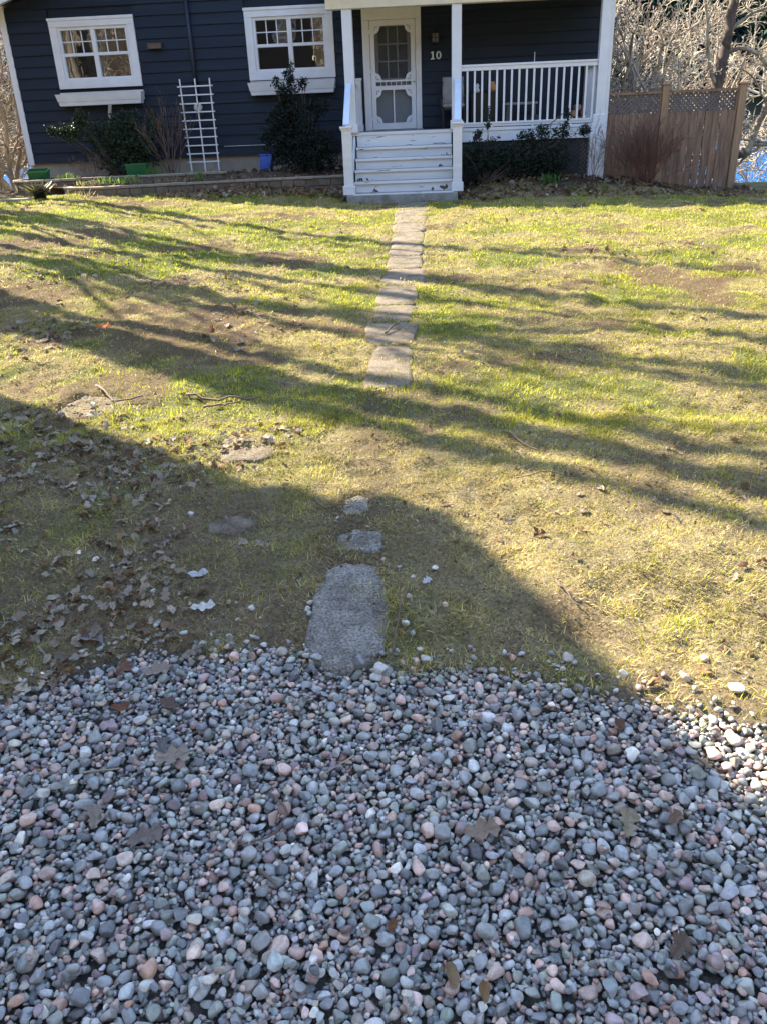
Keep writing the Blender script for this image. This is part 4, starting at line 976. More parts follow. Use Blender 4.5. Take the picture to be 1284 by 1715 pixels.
def evergreen(name, clumps, n, label, tint1, tint2, size, stemspec, seed):
    """clumps: (x,y,z,rx,ry,rz,weight)"""
    rg = np.random.default_rng(seed); W = np.array([c[6] for c in clumps], float); W /= W.sum(); C = []
    for c, w_ in zip(clumps, W):
        k_ = int(n*w_); u_ = rg.normal(0, 1, (k_, 3)); u_ /= np.linalg.norm(u_, axis=1)[:, None]; rr = rg.random((k_, 1))**.42
        p = u_*rr*np.array(c[3:6])
        # sprays: pull leaves to short random twigs
        m2 = max(4, k_//26); tw = rg.normal(0, 1, (m2, 3)); tw /= np.linalg.norm(tw, axis=1)[:, None]; tw = tw*(.45+.65*rg.random((m2, 1)))*np.array(c[3:6])
        idx = rg.integers(0, m2, k_); mixv = rg.random((k_, 1))**.6
        q = tw[idx]*(.45+.7*mixv)+rg.normal(0, .028, (k_, 3))
        sel = rg.random(k_) < .72; p[sel] = q[sel]
        C.append(p+np.array(c[:3]))
    C = np.concatenate(C); k_ = len(C); D = rg.normal(0, 1, (k_, 3))+np.array([0, 0, .35])
    f = rg.random((k_, 1))**1.5; T = np.array(tint1)*(1-f)+np.array(tint2)*f; T *= rg.uniform(.6, 1.35, (k_, 1))
    V, F, T = leaf_cloud(C, D, size*rg.uniform(.6, 1.3, k_), size*.5*rg.uniform(.7, 1.2, k_), T)
    cx, cy, cz = clumps[0][0], clumps[0][1], min(c[2]-c[5] for c in clumps)
    t = empty(name, (cx, cy, cz), 0, label, 'shrub')
    link('foliage', np_mesh('foliage', V, F, False, T), M['holly'], t)
    sm_ = MB()
    for c in clumps:
        for q in range(2):
            x1_, y1_, z1_ = c[0]+rg.normal(0, c[3]*.4), c[1]+rg.normal(0, c[4]*.4), c[2]+rg.normal(0, c[5]*.4)
            limb(sm_, [(cx+rg.normal(0, .04), cy+rg.normal(0, .04), cz-.05), ((cx+x1_)/2, (cy+y1_)/2+.03, (cz+z1_)/2), (x1_, y1_, z1_)], [.012, .008, .004], 5)
    sm_.build('stems', M['barkdark'], t)
    return t
DG, MG = (.010, .020, .012), (.05, .085, .035)
evergreen('evergreen_shrub', [(-6.35, 17.75, -.45, .55, .35, .42, 4), (-5.9, 17.8, -.35, .45, .3, .40, 3), (-6.6, 17.7, -.05, .35, .25, .28, 2), (-6.15, 17.85, .15, .45, .2, .22, 2), (-7.0, 17.1, .0, .26, .16, .15, 1.5), (-6.75, 17.15, .22, .14, .12, .20, .9), (-7.32, 17.1, .04, .14, .12, .09, .6), (-5.55, 17.9, .1, .2, .12, .22, .6)],
          9500, 'dark holly-like shrub under the left window, one sunlit branch reaching left', DG, (.07, .11, .05), .062, 0, 31)
evergreen('evergreen_shrub', [(-2.55, 17.35, -.45, .62, .42, .52, 5), (-2.2, 17.3, -.55, .50, .4, .45, 3), (-2.75, 17.4, .05, .42, .3, .36, 3), (-2.95, 17.35, -.2, .4, .3, .4, 2), (-2.70, 17.35, .48, .26, .2, .26, 1.1), (-2.66, 17.35, .78, .10, .1, .20, .3), (-2.40, 17.3, .66, .10, .1, .12, .2), (-2.9, 17.3, .70, .06, .06, .14, .12), (-2.63, 17.35, 1.0, .045, .04, .08, .06), (-2.2, 17.3, .25, .3, .2, .2, .8)],
          11500, 'tall near-black evergreen shrub between the window box and the steps', (.005, .010, .007), (.018, .03, .02), .06, 0, 32)
evergreen('evergreen_shrub', [(1.0, 16.45, -.72, .45, .3, .36, 4), (1.6, 16.5, -.75, .5, .3, .34, 4), (2.2, 16.5, -.78, .42, .28, .32, 3), (.85, 16.4, -.35, .10, .1, .14, .25), (1.05, 16.4, -.05, .045, .05, .20, .16), (1.75, 16.4, -.38, .16, .12, .14, .5), (2.05, 16.4, -.33, .13, .1, .15, .4), (2.40, 16.4, -.32, .17, .1, .16, .5), (2.45, 16.38, -.02, .035, .05, .20, .16), (2.80, 16.4, -.30, .14, .1, .13, .35), (.62, 16.2, -.55, .08, .08, .08, .12)],
          9500, 'low spreading evergreen shrub below the porch railing', (.008, .016, .011), (.028, .045, .026), .055, 0, 33)

def twig_shrub(name, seed, h, n, spread, loc, mtl, label, levels=2, r=.009, minr=.003, w=.12):
    rg = np.random.default_rng(seed); bd_ = [((rg.normal(0, spread), rg.normal(0, spread), 1), rg.uniform(.65, 1.05)) for _ in range(n)]
    (tv, tf), (cv, cf) = branch_tree(seed, h, r, levels, .35, .25, (3, 5), wob=w, base_dirs=bd_, minr=minr, lenf=.5, start=.3)
    t = empty(name, loc, 0, label, 'shrub')
    a = link('stems', np_mesh('stems', tv, tf, True), mtl); a.parent = t
    b = link('twigs', np_mesh('twigs', cv, cf, True), mtl); b.parent = t
    return t
twig_shrub('bare_shrub', 61, 1.05, 80, .55, (3.93, 16.3, -1.24), M['redtwig'], 'reddish leafless shrub in front of the board fence', 2, .0055, .0026, .12)
twig_shrub('bare_shrub', 62, 1.25, 13, .26, (-5.25, 17.75, -.90), M['browntwig'], 'brown leafless shrub left of the white trellis', 2, .010, .0032, .09)
twig_shrub('bare_shrub', 63, .95, 9, .3, (2.95, 16.35, -1.2), M['browntwig'], 'thin leafless twigs beside the right porch column', 2, .006, .0026, .1)
twig_shrub('bare_shrub', 64, .5, 12, .5, (-6.75, 17.2, -.90), M['browntwig'], 'sprawling dark twigs at the foot of the left evergreen', 2, .005, .0026, .16)

# sprouts, tufts
def tuft(loc, n, h, wdt, spread, c1, c2, label, name='bulb_sprouts', cat='sprouts', group='green sprouts in the flower bed', lean=.35, seed=0):
    rg = np.random.default_rng(seed); V = []; F = []; T = []
    for k_ in range(n):
        a = rg.random()*6.283; b = np.array([rg.normal(0, spread), rg.normal(0, spread*.6), 0]); hh = h*rg.uniform(.5, 1.1); d = np.array([math.cos(a)*lean, math.sin(a)*lean, 1.0])*hh
        s_ = np.array([-math.sin(a), math.cos(a), 0])*wdt/2; f = rg.random(); c_ = np.array(c1)*(1-f)+np.array(c2)*f
        p1 = b+d*.55; p2 = b+d+np.array([math.cos(a), math.sin(a), -.35])*hh*.25*rg.random(); q = len(V)
        V += [b-s_*.7, b+s_*.7, p1+s_, p1-s_, p2]; F += [[q, q+1, q+2], [q, q+2, q+3], [q+3, q+2, q+4]]; T += [c_]*5
    o = link(name, np_mesh(name, np.array(V), np.array(F), False, np.array(T)), M['sprout']); o.location = loc
    return tag(o, label, cat, group)
YG, GG, TN = (.30, .42, .05), (.10, .22, .04), (.42, .34, .16)
tuft((-7.15, 16.85, -.83), 60, .14, .014, .13, YG, GG, 'bright yellow-green sprouts just right of the corner crate', seed=1)
tuft((-5.75, 16.3, -.90), 40, .16, .018, .12, YG, GG, 'daffodil shoots in front of the free-standing green crate', seed=2)
tuft((-6.15, 16.25, -.90), 30, .14, .016, .10, YG, GG, 'short green shoots in the bed left of the stake foot', seed=3)
tuft((-5.45, 17.05, -.86), 40, .26, .014, .10, (.14, .26, .05), GG, 'tall green blades at the right side of the green crate', seed=4)
tuft((-6.55, 16.2, -.90), 26, .10, .016, .09, TN, GG, 'tan and green tuft behind the start of the low block wall', seed=5)
tuft((-4.45, 16.75, -.90), 34, .16, .014, .10, GG, (.16, .28, .05), 'green tuft at the foot of the white trellis', seed=6)
tuft((-6.35, 15.6, -1.12), 30, .20, .012, .12, TN, (.3, .25, .12), 'dry tan tuft before the low block wall', seed=7)
tuft((2.15, 16.15, -1.16), 30, .20, .03, .07, GG, (.10, .2, .04), 'single green leafy tuft below the porch lattice', seed=8)
tuft((-5.0, 16.35, -.92), 26, .12, .010, .14, TN, (.2, .17, .09), 'withered tan stems in the low bed near the trellis', seed=9)
# pot with withered plant
pt = empty('flower_pot', (-7.02, 15.3, -1.12), 0, 'small black plastic pot with a withered plant before the block wall', 'flower pot')
MB().lathe((-7.02, 15.3, -1.13), [(0, .0), (.085, 0), (.125, .19), (.14, .195), (.14, .215), (.118, .215), (.112, .18), (0, .17)]).build('pot', M['blackplastic'], pt)
a_ = tuft((-7.02, 15.3, -.95), 130, .17, .035, .08, (.36, .29, .15), (.18, .18, .07), 'x', name='withered_plant', lean=1.3, seed=10)
for k_ in ('label', 'category', 'group'): del a_[k_]
a_.parent = pt; a_.matrix_parent_inverse = Matrix.Translation(pt.location).inverted()

# ------------------------------------------------------------------ grass
def in_view(x, y, mrg=.5):
    # lateral half width of the view at distance y, with margin
    return (x > -(.66*y+.75+mrg)) & (x < (.42*y+.55+mrg))
def blades(n, y0, y1, h, wd, seed, segs=2, tuftf=.5):
    rg = np.random.default_rng(seed)
    u_ = rg.random(n); y = np.sqrt(y0*y0+(y1*y1-y0*y0)*u_); x = rg.uniform(-1.0, 1.0, n)*(.58*y+1.35)-.12*y-.05
    ok = (y > gravel_edge(x)+rg.normal(0, .05, n)) & (~slab_mask(x, y, -.02, True) | (rg.random(n) < .45*(fbm(x, y, .09, 2) > .52)) | ((y < 5.2) & (y > 4.6) & (rg.random(n) < .35))) & (~slab_mask(x, y, -.02) | (rg.random(n) < .55)) & (x > -9)
    okb = ~((y > bed_front(x)-.05) & (x > -8.2) & (x < -1.6)); ok &= okb
    ok &= ~((x > -1.6) & (x < .58) & (y > 15.44))
    x, y = x[ok], y[ok]
    green, dirt = tintfields(x, y)
    dens = 1-.80*sm(.55, .66, dirt+.04*sm(6.0, 3.0, y))-.6*np.exp(-((x+.30)/.13)**2)*sm(2.3, 2.6, y)*sm(4.9, 4.3, y)
    dens = dens*(1-.97*sm(15.7, 16.3, y+(dirt-.5)*1.4))*(.25+.75*sm(.25, .55, fbm(x, y, .07, 2)))
    dens = np.maximum(dens, .45*sm(5.0, 4.2, y)*(np.abs(x+.3) > .12)*(.4+.6*sm(.25, .55, fbm(x, y, .07, 2))))
    k_ = rg.random(len(x)) < dens; x, y, green = x[k_], y[k_], green[k_]; n = len(x)
    z = gz(x, y)
    clump = fbm(x, y, .12, 2)
    lush = sm(.44, .58, green+.04*sm(0, .6, x)+.05*sm(-1.5, -4.5, x)*sm(6.5, 8.5, y)+.03*sm(-.0, .5, .35-np.abs(x+.3)))
    isg = rg.random(n) < (.34+.46*lush)*(1-.62*sm(4.4, 3.3, y)*sm(.9, .1, x))*(1-.55*sm(-1.6, -2.6, x)*sm(7.6, 6.6, y))
    tan1, tan2 = np.array([.70, .57, .25]), np.array([.33, .24, .10]); g1, g2 = np.array([.52, .50, .035]), np.array([.25, .27, .03])
    f = rg.random((n, 1)); c_ = np.where(isg[:, None], g1*f+g2*(1-f), tan1*f+tan2*(1-f))
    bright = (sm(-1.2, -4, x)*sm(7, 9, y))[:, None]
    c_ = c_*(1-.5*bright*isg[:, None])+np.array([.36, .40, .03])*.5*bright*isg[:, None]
    c_ = c_*(1+.22*sm(5, 3.6, y)*sm(-.1, .5, x))[:, None]*rg.uniform(.45, 1.35, (n, 1))*(.35+1.25*fbm(x+3, y+5, .22, 4, .65))[:, None]  # tint lightened at near right, adding sunlit brightness to the blade colour
    sc = (.25+1.5*clump)*rg.uniform(.5, 1.3, n)*np.where(isg, 1.0, .85); hh = h*sc*(.9+.2*lush)
    a = rg.random(n)*6.283; lean = np.where(isg, rg.uniform(.3, 1.2, n), rg.uniform(1.0, 3.2, n))
    nn = 1/np.sqrt(1+lean**2); dx, dy, dz = np.cos(a)*lean*nn, np.sin(a)*lean*nn, nn
    b = np.stack([x, y, z-.003], 1); d = np.stack([dx, dy, dz], 1)*hh[:, None]*np.where(isg, 1.0, 1.6)[:, None]
    s_ = np.stack([-np.sin(a), np.cos(a), rg.normal(0, .25, n)], 1)*(wd*rg.uniform(.6, 1.3, n)/2)[:, None]
    p1 = b+d*.5+np.array([0, 0, 1])*(hh*.12)[:, None]; p2 = b+d
    V = np.stack([b-s_, b+s_, p1+s_*.8, p1-s_*.8, p2], 1).reshape(-1, 3); i = np.arange(n)[:, None]*5
    F3 = i+np.array([[3, 2, 4]]); F4 = i+np.array([[0, 1, 2, 3]])
    return V, F4, F3, np.repeat(c_, 5, 0)
parts = [blades(380000, 1.6, 4.2, .021, .0023, 1), blades(270000, 4.0, 8.0, .026, .0040, 2), blades(300000, 7.7, 16.8, .034, .0074, 3), blades(20000, 1.7, 6.0, .030, .0018, 4)]
off = 0; Vs, Q, T3, Cs = [], [], [], []
for (v, f4, f3, c_) in parts: Vs.append(v); Q.append(f4+off); T3.append(f3+off); Cs.append(c_); off += len(v)
gr_o = link('lawn_grass', np_mesh('lawn_grass', np.concatenate(Vs), [np.concatenate(Q), np.concatenate(T3)], False, np.concatenate(Cs)), M['grass'])
tag(gr_o, 'short patchy grass, straw coloured and yellow green, over the lawn', 'grass', kind='stuff')

# ------------------------------------------------------------------ pebbles
def ico(sub):
    bm = bmesh.new(); bmesh.ops.create_icosphere(bm, subdivisions=sub, radius=1); v = np.array([p.co[:] for p in bm.verts]); f = np.array([[q.index for q in p.verts] for p in bm.faces]); bm.free(); return v, f
ICO3, ICO2 = ico(3), ico(2)
def shapes(base, n, seed):
    rg = np.random.default_rng(seed); out = []
    for k_ in range(n):
        v = base.copy(); e = rg.uniform(.72, 1.05)
        v = np.sign(v)*np.abs(v)**e; 
        v /= np.linalg.norm(v, axis=1).max()
        # a few soft facets
        for _ in range(rg.integers(5, 12)):
            nrm = rg.normal(0, 1, 3); nrm /= np.linalg.norm(nrm); d = v@nrm; cut = rg.uniform(.36 if k_ % 5 < 2 else .5, .78); o = np.maximum(d-cut, 0); v = v-nrm*o[:, None]*.9
        w_ = rg.normal(0, .08, (3, 3)); v = v+np.tanh(v@w_*3)*.12
        v[:, 0] *= 1+.16*v[:, 1]*rg.uniform(-1, 1)
        v /= np.abs(v).max(0)
        out.append(v)
    return out
SH3, SH2 = shapes(ICO3[0], 26, 4), shapes(ICO2[0], 26, 4)
PAL = np.array([[.22, .245, .275], [.28, .305, .33], [.17, .195, .22], [.25, .275, .27], [.36, .37, .38], [.40, .275, .24], [.44, .33, .29], [.24, .18, .20], [.33, .30, .26], [.14, .15, .17], [.21, .25, .235], [.50, .48, .45], [.36, .21, .16]])
PAL = PAL*np.array([1.10, 1.0, .88])
PAL = PAL.mean(1)[:, None]*.22+PAL*.78
PAL = PAL*1.12*np.array([1.04, 1.0, .95])
PW = np.array([19, 14, 12, 9, 6.5, 9, 7, 8, 6, 5, 5, 1.6, 2.6]); PW = PW/PW.sum()
cell = .003; HX0, HX1, HY0, HY1 = -2.1, 1.9, .35, 2.5
hm = np.full((int((HY1-HY0)/cell), int((HX1-HX0)/cell)), 0.0)
yy_, xx_ = np.meshgrid(HY0+np.arange(hm.shape[0])*cell, HX0+np.arange(hm.shape[1])*cell, indexing='ij')
hm[:] = gz(xx_.ravel(), yy_.ravel()).reshape(hm.shape)-.040*sm(.05, -.05, yy_.ravel()-gravel_edge(xx_.ravel())).reshape(hm.shape)
prg = np.random.default_rng(77)
GV, GF, GC = [], [], []; gcount = 0; SOLO = []
def rotm(rg, tilt):
    a = rg.random()*6.283; b = rg.normal(0, tilt); c_ = rg.normal(0, tilt)
    Rz = np.array([[math.cos(a), -math.sin(a), 0], [math.sin(a), math.cos(a), 0], [0, 0, 1]]); Rx = np.array([[1, 0, 0], [0, math.cos(b), -math.sin(b)], [0, math.sin(b), math.cos(b)]]); Ry = np.array([[math.cos(c_), 0, math.sin(c_)], [0, 1, 0], [-math.sin(c_), 0, math.cos(c_)]])
    return Rx@Ry@Rz
def drop(cands, ax3, R, commit=True, fill=.86):
    Mx = R@np.diag(1/(ax3**2))@R.T; a = Mx[2, 2]; ex = ax3[0]
    m_ = int(ex/cell)+1; g = np.arange(-m_, m_+1)*cell; dy, dx = np.meshgrid(g, g, indexing='ij')
    bq = (Mx[0, 2]*dx+Mx[1, 2]*dy); cq = Mx[0, 0]*dx*dx+2*Mx[0, 1]*dx*dy+Mx[1, 1]*dy*dy-1; disc = bq*bq-a*cq; msk = disc > 0
    sq = np.sqrt(np.where(msk, disc, 0)); lo = (-bq-sq)/a; hi = (-bq+sq)/a; best = None
    for (x, y) in cands:
        ix, iy = int((x-HX0)/cell), int((y-HY0)/cell)
        if ix-m_ < 0 or iy-m_ < 0 or ix+m_+1 > hm.shape[1] or iy+m_+1 > hm.shape[0]: continue
        sub = hm[iy-m_:iy+m_+1, ix-m_:ix+m_+1]; dlt = (sub-lo)[msk]
        z = dlt.max()*.7+np.partition(dlt, -max(2, len(dlt)//12))[-max(2, len(dlt)//12)]*.3
        if best is None or z-.0 < best[0]: best = (z, x, y, iy, ix)
    if best is None: return None
    z, x, y, iy, ix = best; sub = hm[iy-m_:iy+m_+1, ix-m_:ix+m_+1]
    sub[msk] = np.maximum(sub[msk], (z+hi*fill)[msk]); return x, y, z
def pebble(cands, size, tilt=.28, solo=False, ci=None, flat=None):
    global gcount
    a = size/2; ax3 = np.array([a, a*prg.uniform(.62, .95), a*(flat or prg.uniform(.42, .74))]); R = rotm(prg, tilt)
    r = drop(cands, ax3, R)
    if r is None: return
    x, y, z = r; near = y < 1.15 or size > .027
    k_ = prg.integers(0, 26); V = (SH3 if near else SH2)[k_]; F = (ICO3 if near else ICO2)[1]
    W = (V*ax3*1.06)@R.T+np.array([x, y, z])
    ci = prg.choice(len(PAL), p=PW) if ci is None else ci
    c_ = PAL[ci]*prg.uniform(.58, 1.42)*(1+prg.normal(0, .018, 3))
    if solo: SOLO.append((W, F, c_)); return
    GV.append(W); GF.append(F+gcount); GC.append(np.repeat(c_[None], len(W), 0)); gcount += len(W)
def cand(n, ylo=.62, yhi=2.16, edge=0.0, sd=.0):
    out = []
    while len(out) < n:
        y = prg.uniform(ylo, yhi); hw = .58*y+.50; x = -.12*y-.0+prg.uniform(-hw, hw)
        if y < gravel_edge(x)-edge+prg.normal(0, .012+sd): out.append((x, y))
    return out
def psize(): return float(np.clip(prg.lognormal(math.log(.0182), .32), .010, .042))
for k_ in range(4200): pebble(cand(1, edge=.01), psize()*1.1)
for k_ in range(8600): pebble(cand(7), psize())
for k_ in range(260): pebble(cand(7, edge=.04), prg.uniform(.028, .042), .2)
for k_ in range(1500): pebble(cand(8), psize())
for k_ in range(5200): pebble(cand(8), prg.uniform(.009, .016))
for k_ in range(170):
    x = prg.uniform(-1.4, 1.1); y = float(gravel_edge(np.array([x]))[0])+abs(prg.normal(0, .05))
    if not slab_mask(np.array([x]), np.array([y]))[0]: pebble([(x, y)], prg.uniform(.009, .026))
# a coarser apron of the same gravel around the part that is seen
for k_ in range(23000):
    x, y = prg.uniform(-2.7, 2.7), prg.uniform(-.7, 2.1)
    hw = .58*y+.42
    if y > float(gravel_edge(np.array([x]))[0]) or (y > .70 and abs(x+.12*y) < hw): continue
    s_ = psize()*1.35; V = SH2[prg.integers(0, 26)]*np.array([s_/2, s_*.4, s_*.3])@rotm(prg, .3).T+np.array([x, y, gz1(x, y)-.030+prg.uniform(0, .026)])
    GV.append(V); GF.append(ICO2[1]+gcount); gcount += len(V); GC.append(np.repeat((PAL[prg.choice(len(PAL), p=PW)]*prg.uniform(.75, 1.2))[None], len(V), 0))
gv = link('gravel', np_mesh('gravel', np.concatenate(GV), np.concatenate(GF), True, np.concatenate(GC)), M['pebble'])
tag(gv, 'bed of rounded grey, blue and pink river pebbles', 'gravel', kind='stuff')

# stray pebbles lying on the soil and on the slabs: things of their own
STR = [(-.17, 1.985, .05, 'grey pebble on the near right of the large slab'), (-.235, 2.02, .055, 'dark wedge-shaped pebble near the front of the large slab'), (-.405, 2.08, .032, 'pale pebble on the front left of the large slab'),
       (-.37, 2.045, .040, 'bluish pebble at the front left corner of the large slab'), (-.425, 2.33, .026, 'upper pebble at the left rim of the large slab'), (-.43, 2.30, .026, 'middle pebble at the left rim of the large slab'), (-.42, 2.265, .026, 'lower pebble at the left rim of the large slab'),
       (-.10, 2.21, .036, 'pale stone on the soil right of the large slab'), (-.075, 2.18, .027, 'greenish stone just right of the large slab'), (-.09, 2.33, .024, 'small tan stone beside the upper right rim of the large slab'),
       (-.13, 2.56, .024, 'green-grey stone beyond the top right of the large slab'), (-.08, 2.49, .024, 'white-grey stone on dark soil right of the path'), (-.19, 2.60, .022, 'cream stone just below the small broken slab'),
       (.0, 2.55, .026, 'pale flat stone on dark soil right of the path, farther out'), (-.48, 2.46, .024, 'dark grey stone left of the large slab'), (-.385, 2.88, .024, 'grey stone left of the small slab tip'),
       (-.03, 2.06, .040, 'large pale stone ahead of the gravel, right of the slab'), (-.06, 2.05, .030, 'pinkish stone ahead of the gravel edge'), (-.12, 2.10, .024, 'bluish stone against the soil, right of the slab front'), (.03, 2.28, .026, 'rose stone on shaded soil'),
       (.40, 2.06, .045, 'largest tan stone in the grass at the tip of the shade'), (.36, 2.02, .028, 'small stone left of the tan one in the grass'), (.47, 1.97, .03, 'pale stone in the grass at the shade edge'), (.55, 1.98, .034, 'grey stone in grass above the sunlit gravel corner'),
       (.72, 1.95, .045, 'sunlit stone in bright grass at the right'), (.85, 1.90, .05, 'flat sunlit stone at the right picture edge'), (.80, 2.04, .032, 'small sunlit stone in the right hand grass'), (-.62, 2.30, .030, 'pale stone on bare soil left of the slab'),
       (-.60, 2.19, .030, 'rounded stone ahead of the gravel, left of the slab'), (-.66, 2.26, .022, 'small stone on bare soil left of the slab'), (-.82, 2.18, .036, 'flat grey stone before the gravel at left'), (-1.02, 2.30, .03, 'grey stone among leaves at left'),
       (-1.28, 2.62, .03, 'whitish stone among leaves far left'), (-1.36, 2.66, .028, 'second whitish stone among leaves far left'), (-1.02, 3.02, .030, 'pale stone above the leaf scatter left'), (-.98, 2.38, .028, 'blue-grey stone in shaded grass left')]
for (x, y, s_, lab) in STR:
    a = s_/2; ax3 = np.array([a, a*prg.uniform(.62, .9), a*prg.uniform(.4, .65)]); R = rotm(prg, .15); V = SH3[prg.integers(0, 26)]; F = ICO3[1]
    on = bool(slab_mask(np.array([x]), np.array([y]))[0])
    W = (V*ax3)@R.T; base = gz1(x, y) if not on else float(gz(x, y, False))+.006
    W = W+np.array([x, y, base-W[:, 2].min()-(.0 if on else .004)])
    ci = [4, 9, 4, 0, 3, 4, 0, 4, 10, 8, 10, 4, 8, 11, 2, 0, 4, 5, 0, 6, 8, 3, 4, 0, 8, 4, 6, 4, 3, 0, 1, 1, 11, 11, 4, 1][len([o for o in bpy.data.objects if o.name.startswith('pebble')])]
    o = link('pebble', np_mesh('pebble', W, F, True, np.repeat((PAL[ci]*1.05)[None], len(W), 0)), M['pebble'])
    tag(o, lab, 'pebble', 'stray pebbles beside the gravel')

# ------------------------------------------------------------------ dead leaves
def oak_outline(n=40, lobes=3, depth=.32):
    P = []
    for i in range(n):
        t = i/n*2*math.pi; u_ = -math.cos(t); s_ = math.sin(t)
        wv = (1-u_*u_)**.5*(.34+.10*u_)*(1-depth*(.5+.5*math.cos((u_+1)*math.pi*lobes+.3)))
        P.append((u_*.5, math.copysign(wv, s_) if abs(s_) > 1e-6 else 0))
    return P
def oval_outline(n=20):
    return [(-math.cos(i/n*2*math.pi)*.5, math.sin(i/n*2*math.pi)*.27*(1-.25*math.cos(i/n*2*math.pi))) for i in range(n)]
def leaf_mesh(outline, size, seed, curl=.25, c1=(.30, .21, .13), stem=True):
    rg = np.random.default_rng(seed); V = []; F = []; n = len(outline)
    ca, cb, cc = rg.uniform(-1, 1)*curl, rg.uniform(.2, 1)*curl, rg.uniform(0, 6)
    def zf(x, y): return size*(ca*x*x*1.6+cb*(abs(y)*1.5)+.10*curl*4*math.sin(x*9+cc)*abs(y)*1.6+.02*math.sin(y*30+cc))
    for sc in (.0, .35, .7, 1.0):
        if sc == 0:
            for k_ in range(1): V.append((0, 0, zf(0, 0)))
            continue
        for (x, y) in outline:
            X, Y = (x*(.4+.6*sc) if sc < 1 else x)*(1), y*sc; V.append((X*size, Y*size, zf(X, Y)+rg.normal(0, .006*size)))
    for j in range(n): F.append((0, 1+j, 1+(j+1) % n))
    Q = []
    for r_ in range(2):
        for j in range(n): a = 1+r_*n+j; b = 1+r_*n+(j+1) % n; Q.append((a, a+n, b+n)); Q.append((a, b+n, b))
    V = np.array(V); T = np.array(c1)[None]*np.repeat(rg.uniform(.8, 1.15, (len(V), 1)), 3, 1)
    # midrib a touch darker
    if stem:
        s0 = len(V); V = np.concatenate([V, np.array([(-.5*size, -.008*size, zf(-.5, 0)), (-.5*size, .008*size, zf(-.5, 0)), (-.85*size, .03*size, zf(-.5, 0)+.03*size)])]); Q.append((s0, s0+1, s0+2)); T = np.concatenate([T, np.tile(np.array(c1)*.6, (3, 1))])
    return V, np.array(F+Q), T
OAK, OAKM, OVAL = oak_outline(44, 3, .55), oak_outline(44, 2, .4), oval_outline()
def place_z(x, y, r=.03):
    if y < 2.2 and HX0+.1 < x < HX1-.1 and y > HY0+.1:
        ix, iy = int((x-HX0)/cell), int((y-HY0)/cell); q = int(r/cell); return float(np.percentile(hm[iy-q:iy+q, ix-q:ix+q], 97))
    return gz1(x, y)+.006
LV = [ # x, y, size, yaw, tilt, outline, colour, label
 (.10, 1.375, .085, .2, .25, OAK, (.30, .22, .16), 'tan curled oak leaf on gravel in the lower middle'),
 (.44, 1.415, .085, 1.3, .4, OAK, (.34, .27, .18), 'upright curled tan leaf on gravel right of centre'),
 (.495, 1.765, .052, 1.5, .2, OVAL, (.14, .07, .045), 'smooth dark brown oval leaf at the upper gravel edge, right'),
 (-.70, 1.62, .095, .3, .2, OAK, (.33, .26, .20), 'broad pale crumpled leaf on gravel at left'),
 (-.74, 1.66, .07, 1.9, .3, OAK, (.17, .15, .14), 'grey shrivelled leaf touching the broad pale one'),
 (-.915, 1.83, .055, .1, .15, OVAL, (.19, .09, .05), 'rust brown leaf lying flat on gravel, upper left'),
 (-.77, 1.835, .075, 2.6, .2, OAKM, (.15, .095, .075), 'dark brown lobed leaf on gravel, upper left'),
 (-.965, 2.01, .07, 1.2, .3, OAK, (.19, .10, .07), 'reddish brown leaf where gravel meets the leaf litter'),
 (-.86, 2.00, .085, .4, .2, OAK, (.32, .25, .20), 'pale tan leaf at the left gravel corner'),
 (-1.11, 2.13, .09, 2.8, .1, OAKM, (.25, .21, .20), 'broad mauve-grey leaf on soil left of the gravel corner'),
 (.66, 1.60, .06, 2.2, .4, OAK, (.22, .16, .11), 'small crumpled leaf on gravel near the sunlit corner'),
 (.55, 1.42, .05, .8, .4, OAKM, (.20, .13, .09), 'small dark leaf on gravel at right of centre'),
 (-.69, 1.36, .085, .5, .2, OAK, (.22, .17, .14), 'flat mottled leaf on gravel, left side'),
 (-.84, 1.42, .075, 2.0, .3, OAK, (.26, .21, .16), 'greyish oak leaf at the left picture edge on gravel'),
 (.48, 1.11, .07, .9, .4, OAK, (.16, .11, .08), 'dark crumpled leaf on gravel, lower right'),
 (-.10, 1.14, .035, 1.2, .5, OVAL, (.18, .09, .05), 'tiny rust coloured leaf scrap on gravel, lower centre'),
 (.02, 1.02, .055, 1.7, .5, OVAL, (.24, .16, .09), 'small brown leaf standing between stones, bottom centre'),
 (.08, .99, .045, 1.5, .6, OVAL, (.26, .15, .07), 'narrow orange-brown leaf between stones, bottom centre right'),
 (.83, 1.53, .09, 1.6, .3, OAK, (.42, .27, .15), 'sunlit orange tan leaf at the right gravel edge'),
 (-.79, 2.31, .085, .2, .1, OAK, (.62, .58, .52), 'bleached white oak leaf on shaded grass left of the slab'),
 (-.86, 2.52, .075, .1, .1, OAKM, (.55, .53, .52), 'pale rounded leaf above the bleached oak leaf'),
 (-.03, 2.42, .045, 1.0, .3, OAK, (.55, .52, .50), 'small whitish leaf on dark soil right of the path'),
 (.40, 2.78, .06, .5, .1, OAK, (.12, .07, .04), 'dark clump-like leaf in the sunlit grass'),
 (-2.6, 6.3, .12, .3, .2, OAK, (.50, .17, .06), 'orange-red leaf in the grass at the left edge'),
 (-1.75, 9.3, .16, .6, .3, OAK, (.26, .14, .07), 'large brown leaf lying on bright grass left of the path'),
]
